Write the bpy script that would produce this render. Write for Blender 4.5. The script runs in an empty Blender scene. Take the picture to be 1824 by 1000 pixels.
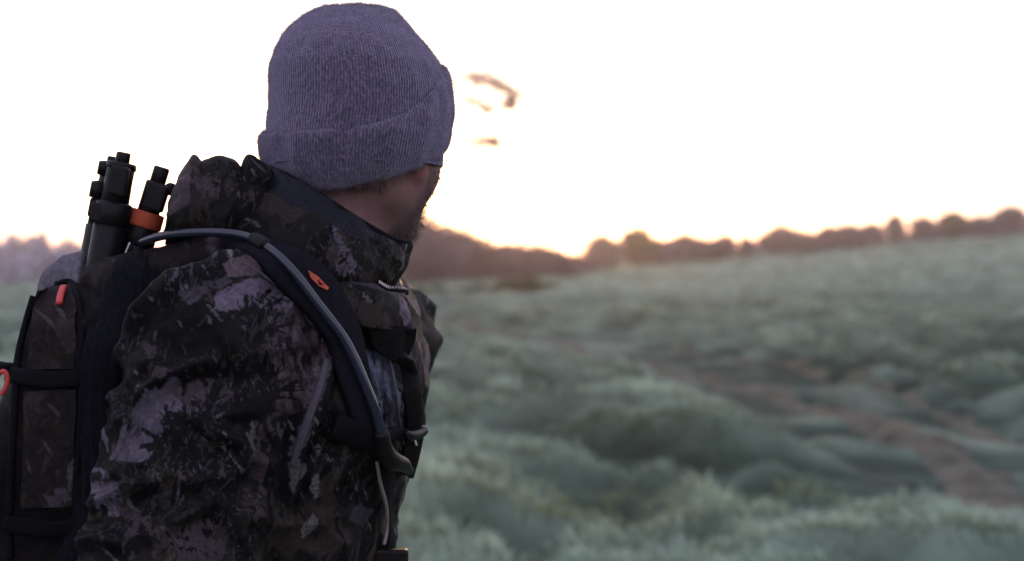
import bpy, bmesh, math, random
import numpy as np
from mathutils import Vector, Matrix
from mathutils.bvhtree import BVHTree

rnd = random.Random(7)
rng = np.random.default_rng(11)
scene = bpy.context.scene
COL = scene.collection
rad = math.radians

# ------------------------------------------------------------------ camera
CAM_Z, PITCH, F = 1.54, rad(1.02), 50 / 36 * 1824
cam_d = bpy.data.cameras.new('camera')
cam_d.lens, cam_d.sensor_width = 50, 36
cam_d.clip_start, cam_d.clip_end = 0.05, 6000
cam_d.dof.use_dof = True
cam_d.dof.focus_distance = 1.36
cam_d.dof.aperture_fstop = 4.2
cam = bpy.data.objects.new('camera', cam_d)
COL.objects.link(cam)
cam.location = (0, 0, CAM_Z)
cam.rotation_euler = (math.pi / 2 - PITCH, 0, 0)
scene.camera = cam

# ------------------------------------------------------------------ sky and sun
SUN_EL, SUN_AZ = rad(1.4), rad(-0.6)           # azimuth measured from +Y towards +X
world = bpy.data.worlds.new('World')
scene.world = world
world.use_nodes = True
nt = world.node_tree
bg = nt.nodes['Background']
sky = nt.nodes.new('ShaderNodeTexSky')
sky.sky_type = 'NISHITA'
sky.sun_disc = False
sky.sun_elevation = SUN_EL
sky.sun_rotation = SUN_AZ
sky.altitude = 100
sky.air_density, sky.dust_density, sky.ozone_density = 1.0, 1.0, 2.5
hs = nt.nodes.new('ShaderNodeHueSaturation')
hs.inputs['Saturation'].default_value = 0.85
nt.links.new(sky.outputs[0], hs.inputs['Color'])
even_fill = nt.nodes.new('ShaderNodeMix')              # even lavender mixed in to flatten and tint the sky's light
even_fill.data_type = 'RGBA'
even_fill.inputs['Factor'].default_value = 0.6
even_fill.inputs['B'].default_value = (1.05, 0.955, 1.17, 1)
nt.links.new(hs.outputs[0], even_fill.inputs['A'])
nt.links.new(even_fill.outputs['Result'], bg.inputs['Color'])
bg.inputs['Strength'].default_value = 0.15

sun_l = bpy.data.lights.new('sun', 'SUN')
sun_l.energy = 0.22
sun_l.angle = rad(1.5)
sun_l.color = (1.0, 0.55, 0.24)
sun = bpy.data.objects.new('sun', sun_l)
COL.objects.link(sun)
sd = Vector((math.sin(SUN_AZ) * math.cos(SUN_EL), math.cos(SUN_AZ) * math.cos(SUN_EL), math.sin(SUN_EL)))
sun.rotation_euler = sd.to_track_quat('Z', 'Y').to_euler()

scene.view_settings.view_transform = 'Standard'
scene.view_settings.look = 'None'
scene.view_settings.gamma = 1
scene.view_settings.exposure = 3.1
scene.render.engine = 'CYCLES'
scene.cycles.use_denoising = True
scene.cycles.max_bounces = 6
scene.cycles.volume_bounces = 0
scene.cycles.transparent_max_bounces = 8

# ------------------------------------------------------------------ helpers
FWD = Vector((0, math.cos(PITCH), -math.sin(PITCH)))
UP = Vector((0, math.sin(PITCH), math.cos(PITCH)))

def P(u, v, d):
    """a point of the place, from where the photograph sees it and how far off it is"""
    u, v, d = float(u), float(v), float(d)
    return Vector((0, 0, CAM_Z)) + d * (FWD + (u - 912) / F * Vector((1, 0, 0)) + (500 - v) / F * UP)

_perm = np.random.default_rng(3).permutation(512).astype(np.int64)
_grad = np.random.default_rng(4).normal(size=(512, 3))
_grad /= np.linalg.norm(_grad, axis=1)[:, None]

def noise(p, scale=1.0, seed=0):
    p = np.asarray(p, float) * scale + seed * 17.31
    i = np.floor(p).astype(np.int64)
    f = p - i
    w = f * f * f * (f * (f * 6 - 15) + 10)
    out = 0
    for dx in (0, 1):
        wx = w[:, 0] if dx else 1 - w[:, 0]
        for dy in (0, 1):
            wy = w[:, 1] if dy else 1 - w[:, 1]
            for dz in (0, 1):
                wz = w[:, 2] if dz else 1 - w[:, 2]
                h = _perm[(_perm[(_perm[(i[:, 0] + dx) & 511] + i[:, 1] + dy) & 511] + i[:, 2] + dz) & 511]
                g = _grad[h]
                out = out + wx * wy * wz * (g[:, 0] * (f[:, 0] - dx) + g[:, 1] * (f[:, 1] - dy) + g[:, 2] * (f[:, 2] - dz))
    return out * 1.5

def fbm(p, scale=1.0, octv=4, seed=0):
    out, a, tot = 0, 1.0, 0
    for k in range(octv):
        out = out + a * noise(p, scale * 2 ** k, seed + k)
        tot += a
        a *= 0.5
    return out / tot * 1.6

def sstep(x, a, b):
    t = np.clip((x - a) / (b - a), 0, 1)
    return t * t * (3 - 2 * t)

def mesh_obj(name, verts, faces, material=None, parent=None, smooth=True, attrs=None, uv=None):
    me = bpy.data.meshes.new(name)
    V = np.asarray(verts, np.float32)
    if isinstance(faces, np.ndarray):
        k = faces.shape[1]
        me.vertices.add(len(V))
        me.vertices.foreach_set('co', V.ravel())
        me.loops.add(faces.size)
        me.loops.foreach_set('vertex_index', faces.ravel().astype(np.int32))
        me.polygons.add(len(faces))
        me.polygons.foreach_set('loop_start', np.arange(0, faces.size, k, dtype=np.int32))
        me.polygons.foreach_set('loop_total', np.full(len(faces), k, np.int32))
        me.update(calc_edges=True)
    else:
        me.from_pydata([tuple(map(float, p)) for p in V], [], [tuple(map(int, f)) for f in faces])
    me.validate()
    if smooth:
        me.polygons.foreach_set('use_smooth', np.ones(len(me.polygons), bool))
    if attrs:
        for n, c in attrs.items():
            a = me.attributes.new(n, 'FLOAT_COLOR', 'POINT')
            c4 = np.ones((len(V), 4), np.float32)
            c4[:, :3] = c
            a.data.foreach_set('color', c4.ravel())
    if uv is not None:
        l = me.uv_layers.new(name='UVMap')
        idx = np.zeros(len(me.loops), np.int32)
        me.loops.foreach_get('vertex_index', idx)
        l.data.foreach_set('uv', np.asarray(uv, np.float32)[idx].ravel())
    if material:
        me.materials.append(material)
    o = bpy.data.objects.new(name, me)
    COL.objects.link(o)
    if parent:
        attach(o, parent)
    return o

def attach(o, parent):
    o.parent = parent
    bpy.context.view_layer.update()
    o.matrix_parent_inverse = parent.matrix_world.inverted()

def empty(name, loc, label=None, cat=None, group=None):
    o = bpy.data.objects.new(name, None)
    COL.objects.link(o)
    o.location = loc
    o.empty_display_size = 0.1
    bpy.context.view_layer.update()
    tag(o, label, cat, group)
    return o

def tag(o, label=None, cat=None, group=None, kind=None):
    for k, v in (('label', label), ('category', cat), ('group', group), ('kind', kind)):
        if v:
            o[k] = v
    return o

def verts_of(o):
    n = len(o.data.vertices)
    a = np.zeros(n * 3, np.float32)
    o.data.vertices.foreach_get('co', a)
    return a.reshape(-1, 3)

def normals_of(o):
    n = len(o.data.vertices)
    a = np.zeros(n * 3, np.float32)
    o.data.vertices.foreach_get('normal', a)
    return a.reshape(-1, 3)

# --- signed distance shapes and their surface (naive surface nets on an uneven grid)
def cap(X, Y, Z, a, b, ra, rb):
    a, b = np.array(a, float), np.array(b, float)
    d = b - a
    t = np.clip(((X - a[0]) * d[0] + (Y - a[1]) * d[1] + (Z - a[2]) * d[2]) / (d @ d), 0, 1)
    return np.sqrt((X - a[0] - t * d[0]) ** 2 + (Y - a[1] - t * d[1]) ** 2 + (Z - a[2] - t * d[2]) ** 2) - (ra + (rb - ra) * t)

def ell(X, Y, Z, c, r, M=None):
    x, y, z = X - c[0], Y - c[1], Z - c[2]
    if M is not None:
        M = np.array(M)
        x, y, z = (M[0, 0] * x + M[0, 1] * y + M[0, 2] * z, M[1, 0] * x + M[1, 1] * y + M[1, 2] * z,
                   M[2, 0] * x + M[2, 1] * y + M[2, 2] * z)
    k0 = np.sqrt((x / r[0]) ** 2 + (y / r[1]) ** 2 + (z / r[2]) ** 2)
    k1 = np.sqrt((x / r[0] ** 2) ** 2 + (y / r[1] ** 2) ** 2 + (z / r[2] ** 2) ** 2) + 1e-9
    return k0 * (k0 - 1) / k1

def rbox(X, Y, Z, c, h, r):
    qx, qy, qz = np.abs(X - c[0]) - h[0] + r, np.abs(Y - c[1]) - h[1] + r, np.abs(Z - c[2]) - h[2] + r
    return np.sqrt(np.maximum(qx, 0) ** 2 + np.maximum(qy, 0) ** 2 + np.maximum(qz, 0) ** 2) + \
        np.minimum(np.maximum(qx, np.maximum(qy, qz)), 0) - r

def smin(a, b, k):
    h = np.clip(0.5 + 0.5 * (b - a) / k, 0, 1)
    return b * (1 - h) + a * h - k * h * (1 - h)

def axis(*segs):
    """segs: (start, end, step) joined into one uneven axis"""
    out = []
    for a, b, s in segs:
        n = max(1, int(round((b - a) / s)))
        out += list(np.linspace(a, b, n, endpoint=False))
    out.append(segs[-1][1])
    return np.array(out)

def surface(fn, ax, ay, az, smooth=2):
    X, Y, Z = ax[:, None, None], ay[None, :, None], az[None, None, :]
    D = fn(X, Y, Z).astype(np.float32) + np.zeros((len(ax), len(ay), len(az)), np.float32)
    S = D < 0
    nx, ny, nz = D.shape
    cnt = np.zeros((nx - 1, ny - 1, nz - 1), np.int8)
    for i in (0, 1):
        for j in (0, 1):
            for k in (0, 1):
                cnt += S[i:nx - 1 + i, j:ny - 1 + j, k:nz - 1 + k]
    ci, cj, ck = np.nonzero((cnt > 0) & (cnt < 8))
    idx = -np.ones(cnt.shape, np.int32)
    idx[ci, cj, ck] = np.arange(len(ci))
    acc, num = np.zeros((len(ci), 3)), np.zeros(len(ci))
    corners = [(i, j, k) for i in (0, 1) for j in (0, 1) for k in (0, 1)]
    for a in range(8):
        for b in range(a + 1, 8):
            ca, cb = corners[a], corners[b]
            if sum(abs(p - q) for p, q in zip(ca, cb)) != 1:
                continue
            da, db = D[ci + ca[0], cj + ca[1], ck + ca[2]], D[ci + cb[0], cj + cb[1], ck + cb[2]]
            m = (da < 0) != (db < 0)
            t = np.where(m, da / np.where(m, da - db, 1), 0)
            pa = np.stack([ax[ci + ca[0]], ay[cj + ca[1]], az[ck + ca[2]]], 1)
            pb = np.stack([ax[ci + cb[0]], ay[cj + cb[1]], az[ck + cb[2]]], 1)
            acc += np.where(m[:, None], pa + t[:, None] * (pb - pa), 0)
            num += m
    V = acc / num[:, None]
    F_ = []
    for axn in range(3):
        sl0, sl1 = [slice(None)] * 3, [slice(None)] * 3
        sl0[axn], sl1[axn] = slice(0, -1), slice(1, None)
        m = S[tuple(sl0)] != S[tuple(sl1)]
        e = np.argwhere(m)
        o1, o2 = [(1, 2), (2, 0), (0, 1)][axn]
        ok = (e[:, o1] > 0) & (e[:, o2] > 0) & (e[:, o1] < D.shape[o1] - 1) & (e[:, o2] < D.shape[o2] - 1)
        e = e[ok]
        inside = S[e[:, 0], e[:, 1], e[:, 2]]
        q = []
        for d1, d2 in ((0, 0), (1, 0), (1, 1), (0, 1)):
            f = e.copy()
            f[:, o1] -= d1
            f[:, o2] -= d2
            q.append(idx[f[:, 0], f[:, 1], f[:, 2]])
        q = np.stack(q, 1)
        q[~inside] = q[~inside][:, ::-1]
        F_.append(q)
    Q = np.concatenate(F_)
    Q = Q[(Q >= 0).all(1)]
    for _ in range(smooth):
        s, n = np.zeros_like(V), np.zeros(len(V))
        for a, b in ((0, 1), (1, 2), (2, 3), (3, 0)):
            np.add.at(s, Q[:, a], V[Q[:, b]])
            np.add.at(s, Q[:, b], V[Q[:, a]])
            np.add.at(n, Q[:, a], 1)
            np.add.at(n, Q[:, b], 1)
        V = V * 0.5 + 0.5 * s / np.maximum(n, 1)[:, None]
    return V, Q

def vnormals(V, Q):
    a = V[Q[:, 2]] - V[Q[:, 0]]
    b = V[Q[:, 3]] - V[Q[:, 1]]
    n = np.cross(a, b)
    N = np.zeros_like(V)
    for k in range(4):
        np.add.at(N, Q[:, k], n)
    return N / (np.linalg.norm(N, axis=1)[:, None] + 1e-12)

def catmull(pts, n, closed=False):
    p = np.array([list(q) for q in pts], float)
    m = len(p)
    if closed:
        p = np.vstack([p[-1], p, p[0], p[1]])
        segs = m
    else:
        p = np.vstack([2 * p[0] - p[1], p, 2 * p[-1] - p[-2]])
        segs = m - 1
    t = np.linspace(0, segs, n, endpoint=not closed)
    i = np.minimum(t.astype(int), segs - 1)
    f = (t - i)[:, None]
    p0, p1, p2, p3 = p[i], p[i + 1], p[i + 2], p[i + 3]
    return 0.5 * (2 * p1 + (p2 - p0) * f + (2 * p0 - 5 * p1 + 4 * p2 - p3) * f ** 2 + (3 * p1 - p0 - 3 * p2 + p3) * f ** 3)

def sheet_arrays(rows, nu, nv, thick):
    """rows of points -> smooth cloth with real thickness"""
    A = np.stack([catmull(r, nu) for r in rows])
    G = np.stack([catmull(A[:, j], nv) for j in range(nu)], 1)       # nv x nu x 3
    du, dv = np.gradient(G, axis=1), np.gradient(G, axis=0)
    N = np.cross(du, dv)
    N /= np.linalg.norm(N, axis=2)[:, :, None] + 1e-12
    a, b = G + N * thick / 2, G - N * thick / 2
    V = np.concatenate([a.reshape(-1, 3), b.reshape(-1, 3)])
    i = np.arange(nv * nu).reshape(nv, nu)
    q = np.stack([i[:-1, :-1], i[:-1, 1:], i[1:, 1:], i[1:, :-1]], -1).reshape(-1, 4)
    K = nv * nu
    fs = [q, q[:, ::-1] + K]
    for e in (i[0, ::-1], i[-1], i[:, 0], i[::-1, -1]):
        fs.append(np.stack([e[:-1], e[:-1] + K, e[1:] + K, e[1:]], 1)[:, ::-1])
    u, v = np.meshgrid(np.linspace(0, 1, nu), np.linspace(0, 1, nv))
    return V, np.concatenate(fs), np.tile(u.ravel(), 2), np.tile(v.ravel(), 2)

def tube_arrays(pts, radii, n=40, k=12, caps=True):
    C = catmull(pts, n) if n else np.array([list(p) for p in pts], float)
    n = len(C)
    R = np.interp(np.linspace(0, 1, n), np.linspace(0, 1, len(radii)), radii)
    T = np.gradient(C, axis=0)
    T /= np.linalg.norm(T, axis=1)[:, None]
    up = np.array([0.3, -0.9, 0.2]) if abs(T[0] @ np.array([0.3, -0.9, 0.2])) < 0.9 else np.array([1.0, 0, 0])
    V = []
    for c, t, r in zip(C, T, R):
        b = np.cross(t, up); b /= np.linalg.norm(b)
        w = np.cross(b, t)
        up = w
        a = np.linspace(0, 2 * math.pi, k, endpoint=False)
        V.append(c + r * (np.cos(a)[:, None] * b + np.sin(a)[:, None] * w))
    V = np.concatenate(V)
    i = np.arange(n * k).reshape(n, k)
    j = np.roll(i, -1, 1)
    fs = [tuple(f) for f in np.stack([i[:-1], j[:-1], j[1:], i[1:]], -1).reshape(-1, 4)]
    if caps:
        fs += [tuple(i[0, ::-1]), tuple(i[-1])]
    return V, fs

def tube(name, pts, radii, m, parent=None, n=40, k=12):
    V, fs = tube_arrays(pts, radii, n, k)
    return mesh_obj(name, V, fs, m, parent)

def ribbon(name, pts, nrm, width, thick, m, parent=None, n=40, edge=0.0):
    """webbing: a band that follows pts, facing along nrm"""
    C = catmull(pts, n)
    N = catmull(nrm, n)
    W = np.interp(np.linspace(0, 1, n), np.linspace(0, 1, len(width)), width) if hasattr(width, '__len__') else np.full(n, width)
    T = np.gradient(C, axis=0)
    T /= np.linalg.norm(T, axis=1)[:, None]
    N = N - (N * T).sum(1)[:, None] * T
    N /= np.linalg.norm(N, axis=1)[:, None]
    B = np.cross(T, N)
    prof = [(-.5, -.5), (-.5, .2), (-.44, .5), (-.2, .62), (.2, .62), (.44, .5), (.5, .2), (.5, -.5)]
    V = np.concatenate([c + np.array([px * w * b + py * thick * nn for px, py in prof]) for c, nn, b, w in zip(C, N, B, W)])
    k = len(prof)
    i = np.arange(n * k).reshape(n, k)
    j = np.roll(i, -1, 1)
    fs = [tuple(f) for f in np.stack([i[:-1], i[1:], j[1:], j[:-1]], -1).reshape(-1, 4)]
    fs += [tuple(i[0]), tuple(i[-1, ::-1])]
    return mesh_obj(name, V, fs, m, parent)

def box_arrays(c, h, M=None, bev=0.0):
    bm = bmesh.new()
    bmesh.ops.create_cube(bm, size=2)
    for v in bm.verts:
        v.co = Vector((v.co.x * h[0], v.co.y * h[1], v.co.z * h[2]))
    if bev:
        bmesh.ops.bevel(bm, geom=list(bm.edges), offset=bev, segments=2, profile=0.6, affect='EDGES')
    M = M or Matrix.Identity(3)
    bm.verts.ensure_lookup_table()
    V = [M @ v.co + Vector(c) for v in bm.verts]
    fs = [tuple(v.index for v in f.verts) for f in bm.faces]
    bm.free()
    return V, fs

def boxo(name, c, h, m, parent=None, M=None, bev=0.002):
    V, fs = box_arrays(c, h, M, bev)
    return mesh_obj(name, V, fs, m, parent, smooth=False)

# --- materials
def new_mat(name):
    m = bpy.data.materials.new(name)
    m.use_nodes = True
    return m, m.node_tree, m.node_tree.nodes['Principled BSDF']

def mat(name, col, rough=0.8, spec=0.3, var=0.25, vscale=60, bump=0.0, bscale=400, sheen=0.0, metal=0.0, attr=None,
        trans=0.0, stretch=None):
    m, t, b = new_mat(name)
    b.inputs['Roughness'].default_value = rough
    b.inputs['Specular IOR Level'].default_value = spec
    b.inputs['Metallic'].default_value = metal
    b.inputs['Sheen Weight'].default_value = sheen
    b.inputs['Transmission Weight'].default_value = trans
    tc = t.nodes.new('ShaderNodeTexCoord')
    mp = t.nodes.new('ShaderNodeMapping')
    if stretch:
        mp.inputs['Scale'].default_value = stretch
    t.links.new(tc.outputs['Object'], mp.inputs['Vector'])
    nz = t.nodes.new('ShaderNodeTexNoise')
    nz.inputs['Scale'].default_value = vscale
    nz.inputs['Detail'].default_value = 5
    t.links.new(mp.outputs[0], nz.inputs['Vector'])
    mr = t.nodes.new('ShaderNodeMapRange')
    mr.inputs['From Min'].default_value, mr.inputs['From Max'].default_value = 0.3, 0.7
    mr.inputs['To Min'].default_value, mr.inputs['To Max'].default_value = 1 - var, 1 + var
    t.links.new(nz.outputs['Fac'], mr.inputs['Value'])
    mx = t.nodes.new('ShaderNodeVectorMath')
    mx.operation = 'SCALE'
    if attr:
        at = t.nodes.new('ShaderNodeAttribute')
        at.attribute_name = attr
        t.links.new(at.outputs['Color'], mx.inputs[0])
    else:
        mx.inputs[0].default_value = col
    t.links.new(mr.outputs[0], mx.inputs['Scale'])
    t.links.new(mx.outputs[0], b.inputs['Base Color'])
    if bump:
        n2 = t.nodes.new('ShaderNodeTexNoise')
        n2.inputs['Scale'].default_value = bscale
        n2.inputs['Detail'].default_value = 3
        t.links.new(mp.outputs[0], n2.inputs['Vector'])
        bp = t.nodes.new('ShaderNodeBump')
        bp.inputs['Strength'].default_value = bump
        bp.inputs['Distance'].default_value = 0.002
        t.links.new(n2.outputs['Fac'], bp.inputs['Height'])
        t.links.new(bp.outputs[0], b.inputs['Normal'])
    return m

# ------------------------------------------------------------------ the field
def slope(x, y):
    w = 0.066 * x + 0.10
    s = np.log1p(np.exp(np.clip(w / 0.35, -30, 30))) * 0.35          # rises to the right, level on the left
    r = np.clip((y - 6) / 124, 0, 1)
    z = s * (0.35 * r + 0.65 * r * r) * 1.02
    return z - 0.028 * np.clip(y - 138, 0, 400) - 0.012 * np.clip(y - 500, 0, 4000)

def ground_at(u, v):
    d = 12.0
    for _ in range(60):
        p = P(u, v, d)
        zz = float(slope(np.array(p.x), np.array(p.y)))
        t = (CAM_Z - zz) / max(1e-4, (CAM_Z - p.z) / d)
        d += 0.5 * (min(max(t, 2), 160) - d)
    p = P(u, v, d)
    return (p.x, p.y)

trail = [ground_at(u, v) for u, v in ((1824, 905), (1730, 845), (1640, 795), (1500, 745), (1350, 702), (1200, 665), (1060, 632),
                                      (950, 608), (850, 590), (770, 572), (690, 560))]
trail = [(trail[0][0] + 1.4, trail[0][1] - 2.6)] + trail
TR = catmull([(x, y, 0) for x, y in trail], 260)[:, :2]
rut = [ground_at(u, v) for u, v in ((1824, 800), (1640, 722), (1450, 672), (1300, 650), (1130, 622), (1000, 602))]
RT = catmull([(x, y, 0) for x, y in rut], 120)[:, :2]

def dist_to(line, x, y):
    out = np.full(x.shape, 9.0)
    near = (y < 60) & (y > 1) & (np.abs(x) < 30)
    xs, ys = x[near], y[near]
    best = np.full(xs.shape, 99.0)
    for c in range(0, len(xs), 40000):
        sl = slice(c, c + 40000)
        d2 = (xs[sl, None] - line[None, :, 0]) ** 2 + (ys[sl, None] - line[None, :, 1]) ** 2
        best[sl] = np.sqrt(d2.min(1))
    out[near] = best
    return out

def TUS(x, y):
    q = np.stack([x * 0.8 + 0.25 * y, y * 1.15, np.zeros_like(x)], 1)
    w = q + 0.25 * np.stack([noise(q, 1.1, 61), noise(q, 1.1, 62), q[:, 2]], 1)
    return sstep(noise(w, 1.35, 21) + 0.35 * noise(w, 3.1, 25), -0.30, 0.55)

def bumps(x, y):
    p = np.stack([x, y, np.zeros_like(x)], 1)
    q = np.stack([x * 0.8 + 0.25 * y, y * 1.25, np.zeros_like(x)], 1)
    w = sstep(y, 3.0, 6.0)
    b = 0.10 * fbm(q, 0.75, 3, 5) + 0.05 * noise(p, 2.3, 9) + 0.10 * noise(p, 0.22, 2)
    tuss = TUS(x, y) * 0.30
    return w * (b + tuss) * (1 - 0.5 * sstep(y, 40, 120))

PW = 0.23
def gz(x, y):
    x, y = np.atleast_1d(np.asarray(x, float)), np.atleast_1d(np.asarray(y, float))
    z = slope(x, y) + bumps(x, y)
    d = dist_to(TR, x, y)
    z = slope(x, y) + (z - slope(x, y)) * (0.18 + 0.82 * sstep(d, 0.4, 1.9))
    k = np.exp(-(d / 0.30) ** 4)
    z = z * (1 - k) + k * (slope(x, y) + 0.4 * bumps(x, y) - 0.04)
    d2 = dist_to(RT, x, y)
    return z - 0.11 * np.exp(-(d2 / 0.3) ** 2) * (0.4 + 0.6 * sstep(noise(np.stack([x, y, x * 0], 1), 0.8, 31), -0.2, 0.3))

ys = axis((-60, -8, 4), (-8, 2.6, 0.6))
yy = [2.6]
while yy[-1] < 170:
    yy.append(yy[-1] * 1.0125)
while yy[-1] < 3800:
    yy.append(yy[-1] * 1.12)
ys = np.concatenate([ys[:-1], yy])
ts = np.concatenate([-np.array([30, 12, 6, 3, 2, 1.4, 1.0, 0.8, 0.65]), np.linspace(-0.55, 0.55, 340), np.array([0.65, 0.8, 1.0, 1.4, 2, 3, 6, 12, 30])])
Yg, Tg = np.meshgrid(ys, ts, indexing='ij')
Xg = Tg * np.sqrt(Yg ** 2 + 36)
gx, gy = Xg.ravel(), Yg.ravel()
gzv = gz(gx, gy)
i = np.arange(len(gx)).reshape(Xg.shape)
gq = np.stack([i[:-1, :-1], i[:-1, 1:], i[1:, 1:], i[1:, :-1]], -1).reshape(-1, 4)

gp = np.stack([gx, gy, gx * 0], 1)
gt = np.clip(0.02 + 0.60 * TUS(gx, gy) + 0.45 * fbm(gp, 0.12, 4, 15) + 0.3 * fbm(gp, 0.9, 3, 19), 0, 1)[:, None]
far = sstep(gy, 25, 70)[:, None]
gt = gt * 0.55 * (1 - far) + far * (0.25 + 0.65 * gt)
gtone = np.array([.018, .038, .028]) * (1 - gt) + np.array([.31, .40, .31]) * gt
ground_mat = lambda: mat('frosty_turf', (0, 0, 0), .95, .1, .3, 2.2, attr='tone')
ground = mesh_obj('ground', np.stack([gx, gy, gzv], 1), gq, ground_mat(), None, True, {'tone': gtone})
tag(ground, 'rough frosty pasture rising gently to the tree line', kind='structure')

# the trodden path and a fainter rut beside it, strips of bare earth lying in their troughs
earth = mat('frozen_earth', (0.088, 0.086, 0.066), 0.95, 0.1, 0.45, 5, 0.6, 60)
def track(line, half, label, seed):
    T_ = np.gradient(line, axis=0)
    T_ /= np.linalg.norm(T_, axis=1)[:, None]
    B_ = np.stack([-T_[:, 1], T_[:, 0]], 1)
    wob = 1 + 0.4 * noise(np.stack([line[:, 0], line[:, 1], line[:, 0] * 0], 1), 0.9, seed)
    pr = []
    for s in np.linspace(-1, 1, 9):
        q = line + B_ * (s * half * wob)[:, None]
        pr.append(np.stack([q[:, 0], q[:, 1], gz(q[:, 0], q[:, 1]) + 0.018 - 0.02 * abs(s) ** 3], 1))
    pr = np.stack(pr)
    i = np.arange(pr.shape[0] * pr.shape[1]).reshape(pr.shape[:2])
    o = mesh_obj('path', pr.reshape(-1, 3), np.stack([i[:-1, :-1], i[1:, :-1], i[1:, 1:], i[:-1, 1:]], -1).reshape(-1, 4), earth)
    tag(o, label, kind='structure')
track(TR, PW, 'narrow trodden earth path winding through the frosty grass', 8)
track(RT, 0.13, 'faint worn rut running beside the trodden path', 18)

# grass: blades gathered in tufts, rimed with frost towards the tips
def grass(spots, blades, hgt, wid, spread, name, label):
    n = len(spots)
    N = n * blades
    c = np.repeat(spots, blades, 0)
    th = rng.uniform(0, 2 * math.pi, N)
    r = spread * np.sqrt(rng.uniform(0, 1, N))
    bx, by = c[:, 0] + r * np.cos(th), c[:, 1] + r * np.sin(th)
    bz = gz(bx, by) - 0.015
    big = np.repeat(rng.uniform(0.55, 1.3, n), blades)
    near_path = np.minimum(dist_to(TR, spots[:, 0], spots[:, 1]), dist_to(RT, spots[:, 0], spots[:, 1]) + .1)
    h = hgt * big * rng.uniform(0.5, 1.15, N) * np.repeat(0.20 + 0.80 * sstep(near_path, 0.45, 1.8), blades) * (0.38 + 0.8 * TUS(bx, by))
    comb = np.repeat(rng.normal(0, 0.5, n), blades) + 2.4
    la = np.where(rng.uniform(size=N) < 0.55, comb + rng.normal(0, 0.5, N), th)
    lean = rng.uniform(0.25, 1.25, N)
    dx, dy = np.cos(la), np.sin(la)
    fa = la + math.pi / 2 + rng.normal(0, 0.5, N)
    wx, wy = np.cos(fa) * wid / 2, np.sin(fa) * wid / 2
    o = np.stack([bx, by, bz], 1)
    W = np.stack([wx, wy, np.zeros(N)], 1)
    m_ = o + np.stack([dx * h * 0.30 * lean, dy * h * 0.30 * lean, h * 0.62], 1)
    t_ = o + np.stack([dx * h * 0.95 * lean, dy * h * 0.95 * lean, h * (1.0 - 0.35 * lean)], 1)
    V = np.stack([o - W, o + W, m_ + W * 0.8, m_ - W * 0.8, t_ - W * .25, t_ + W * .25], 1).reshape(-1, 3)
    k = np.arange(N)[:, None] * 6
    Q = np.concatenate([k + np.array([[0, 1, 2, 3]]), k + np.array([[3, 2, 5, 4]])])
    pp = np.stack([bx, by, bx * 0], 1)
    patch = 0.6 * fbm(pp, 0.45, 3, 41) + 0.95 * (TUS(bx, by) - 0.5)
    fr = np.clip(0.47 + 1.15 * patch + rng.normal(0, 0.16, N), 0.03, 1)
    warm = sstep(noise(pp, 0.23, 77), -0.05, 0.45)[:, None]
    green = np.array([0.044, 0.092, 0.042]) * (1 - warm) + np.array([0.15, 0.18, 0.055]) * warm
    frost = np.array([0.63, 0.77, 0.60])
    cb = green * 0.6 + fr[:, None] * 0.06 * frost
    cm = green * (1 - 0.55 * fr[:, None]) + 0.5 * fr[:, None] * frost
    ct = green * (1 - 0.8 * fr[:, None]) + 0.85 * fr[:, None] * frost
    C = np.stack([cb, cb, cm, cm, ct, ct], 1).reshape(-1, 3)
    o_ = mesh_obj(name, V, Q, GRASS, None, True, {'tone': C})
    tag(o_, label, 'grass', None, 'stuff')
    return o_

GRASS = mat('frosted_blades', (0, 0, 0), 0.8, 0.2, 0.15, 3, attr='tone')

def scatter(y0, y1, per_m2, t0=-0.45, t1=0.47):
    out = []
    area = (t1 - t0) * (y1 ** 2 - y0 ** 2) / 2
    n = int(area * per_m2)
    y = np.sqrt(rng.uniform(y0 ** 2, y1 ** 2, n))
    x = rng.uniform(t0, t1, n) * y
    den = 0.30 + 0.8 * TUS(x, y)
    keep = (rng.uniform(size=n) < np.clip(den + 0.25, 0.18, 1)) & (dist_to(TR, x, y) > PW * rng.uniform(1.0, 1.8, n)) & (dist_to(RT, x, y) > .12 * rng.uniform(.6, 1.6, n))
    return np.stack([x, y], 1)[keep]

grass(scatter(2.2, 14, 38), 46, 0.115, 0.0065, 0.16, 'field_grass', 'clumped frosty grass close around the man and the path')
grass(scatter(14, 34, 19), 24, 0.125, 0.013, 0.19, 'field_grass', 'frosty grass tussocks across the middle of the pasture')
grass(scatter(34, 85, 3.4), 14, 0.15, 0.04, 0.32, 'field_grass', 'pale frosty grass on the rising far pasture')
grass(scatter(85, 140, 1.2), 9, 0.22, 0.10, 0.5, 'field_grass', 'frosty grass below the far hedgerow trees')

# ------------------------------------------------------------------ trees and hedges
BARK = mat('bark', (0.10, 0.075, 0.08), 0.95, 0.1, 0.3, 8, 0.5, 30)
TWIG = mat('bare_twigs', (0.15, 0.118, 0.145), 0.9, 0.1, 0.25, 3)
LEAF_B = mat('withered_leaves', (0.15, 0.115, 0.145), 0.85, 0.1, 0.35, 2)
LEAF_G = mat('ivy_leaves', (0.075, 0.08, 0.065), 0.8, 0.2, 0.35, 2)

def stick(acc, a, b, ra, rb, k=3):
    d = (b - a)
    L = np.linalg.norm(d)
    if L < 1e-6:
        return
    d = d / L
    s = np.cross(d, [0.31, 0.2, 0.93]); s /= np.linalg.norm(s) + 1e-9
    w = np.cross(d, s)
    base = len(acc[0])
    for q, r in ((a, ra), (b, rb)):
        for j in range(k):
            t = 2 * math.pi * j / k
            acc[0].append(q + r * (math.cos(t) * s + math.sin(t) * w))
    for j in range(k):
        j2 = (j + 1) % k
        acc[1].append((base + j, base + j2, base + k + j2, base + k + j))

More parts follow.
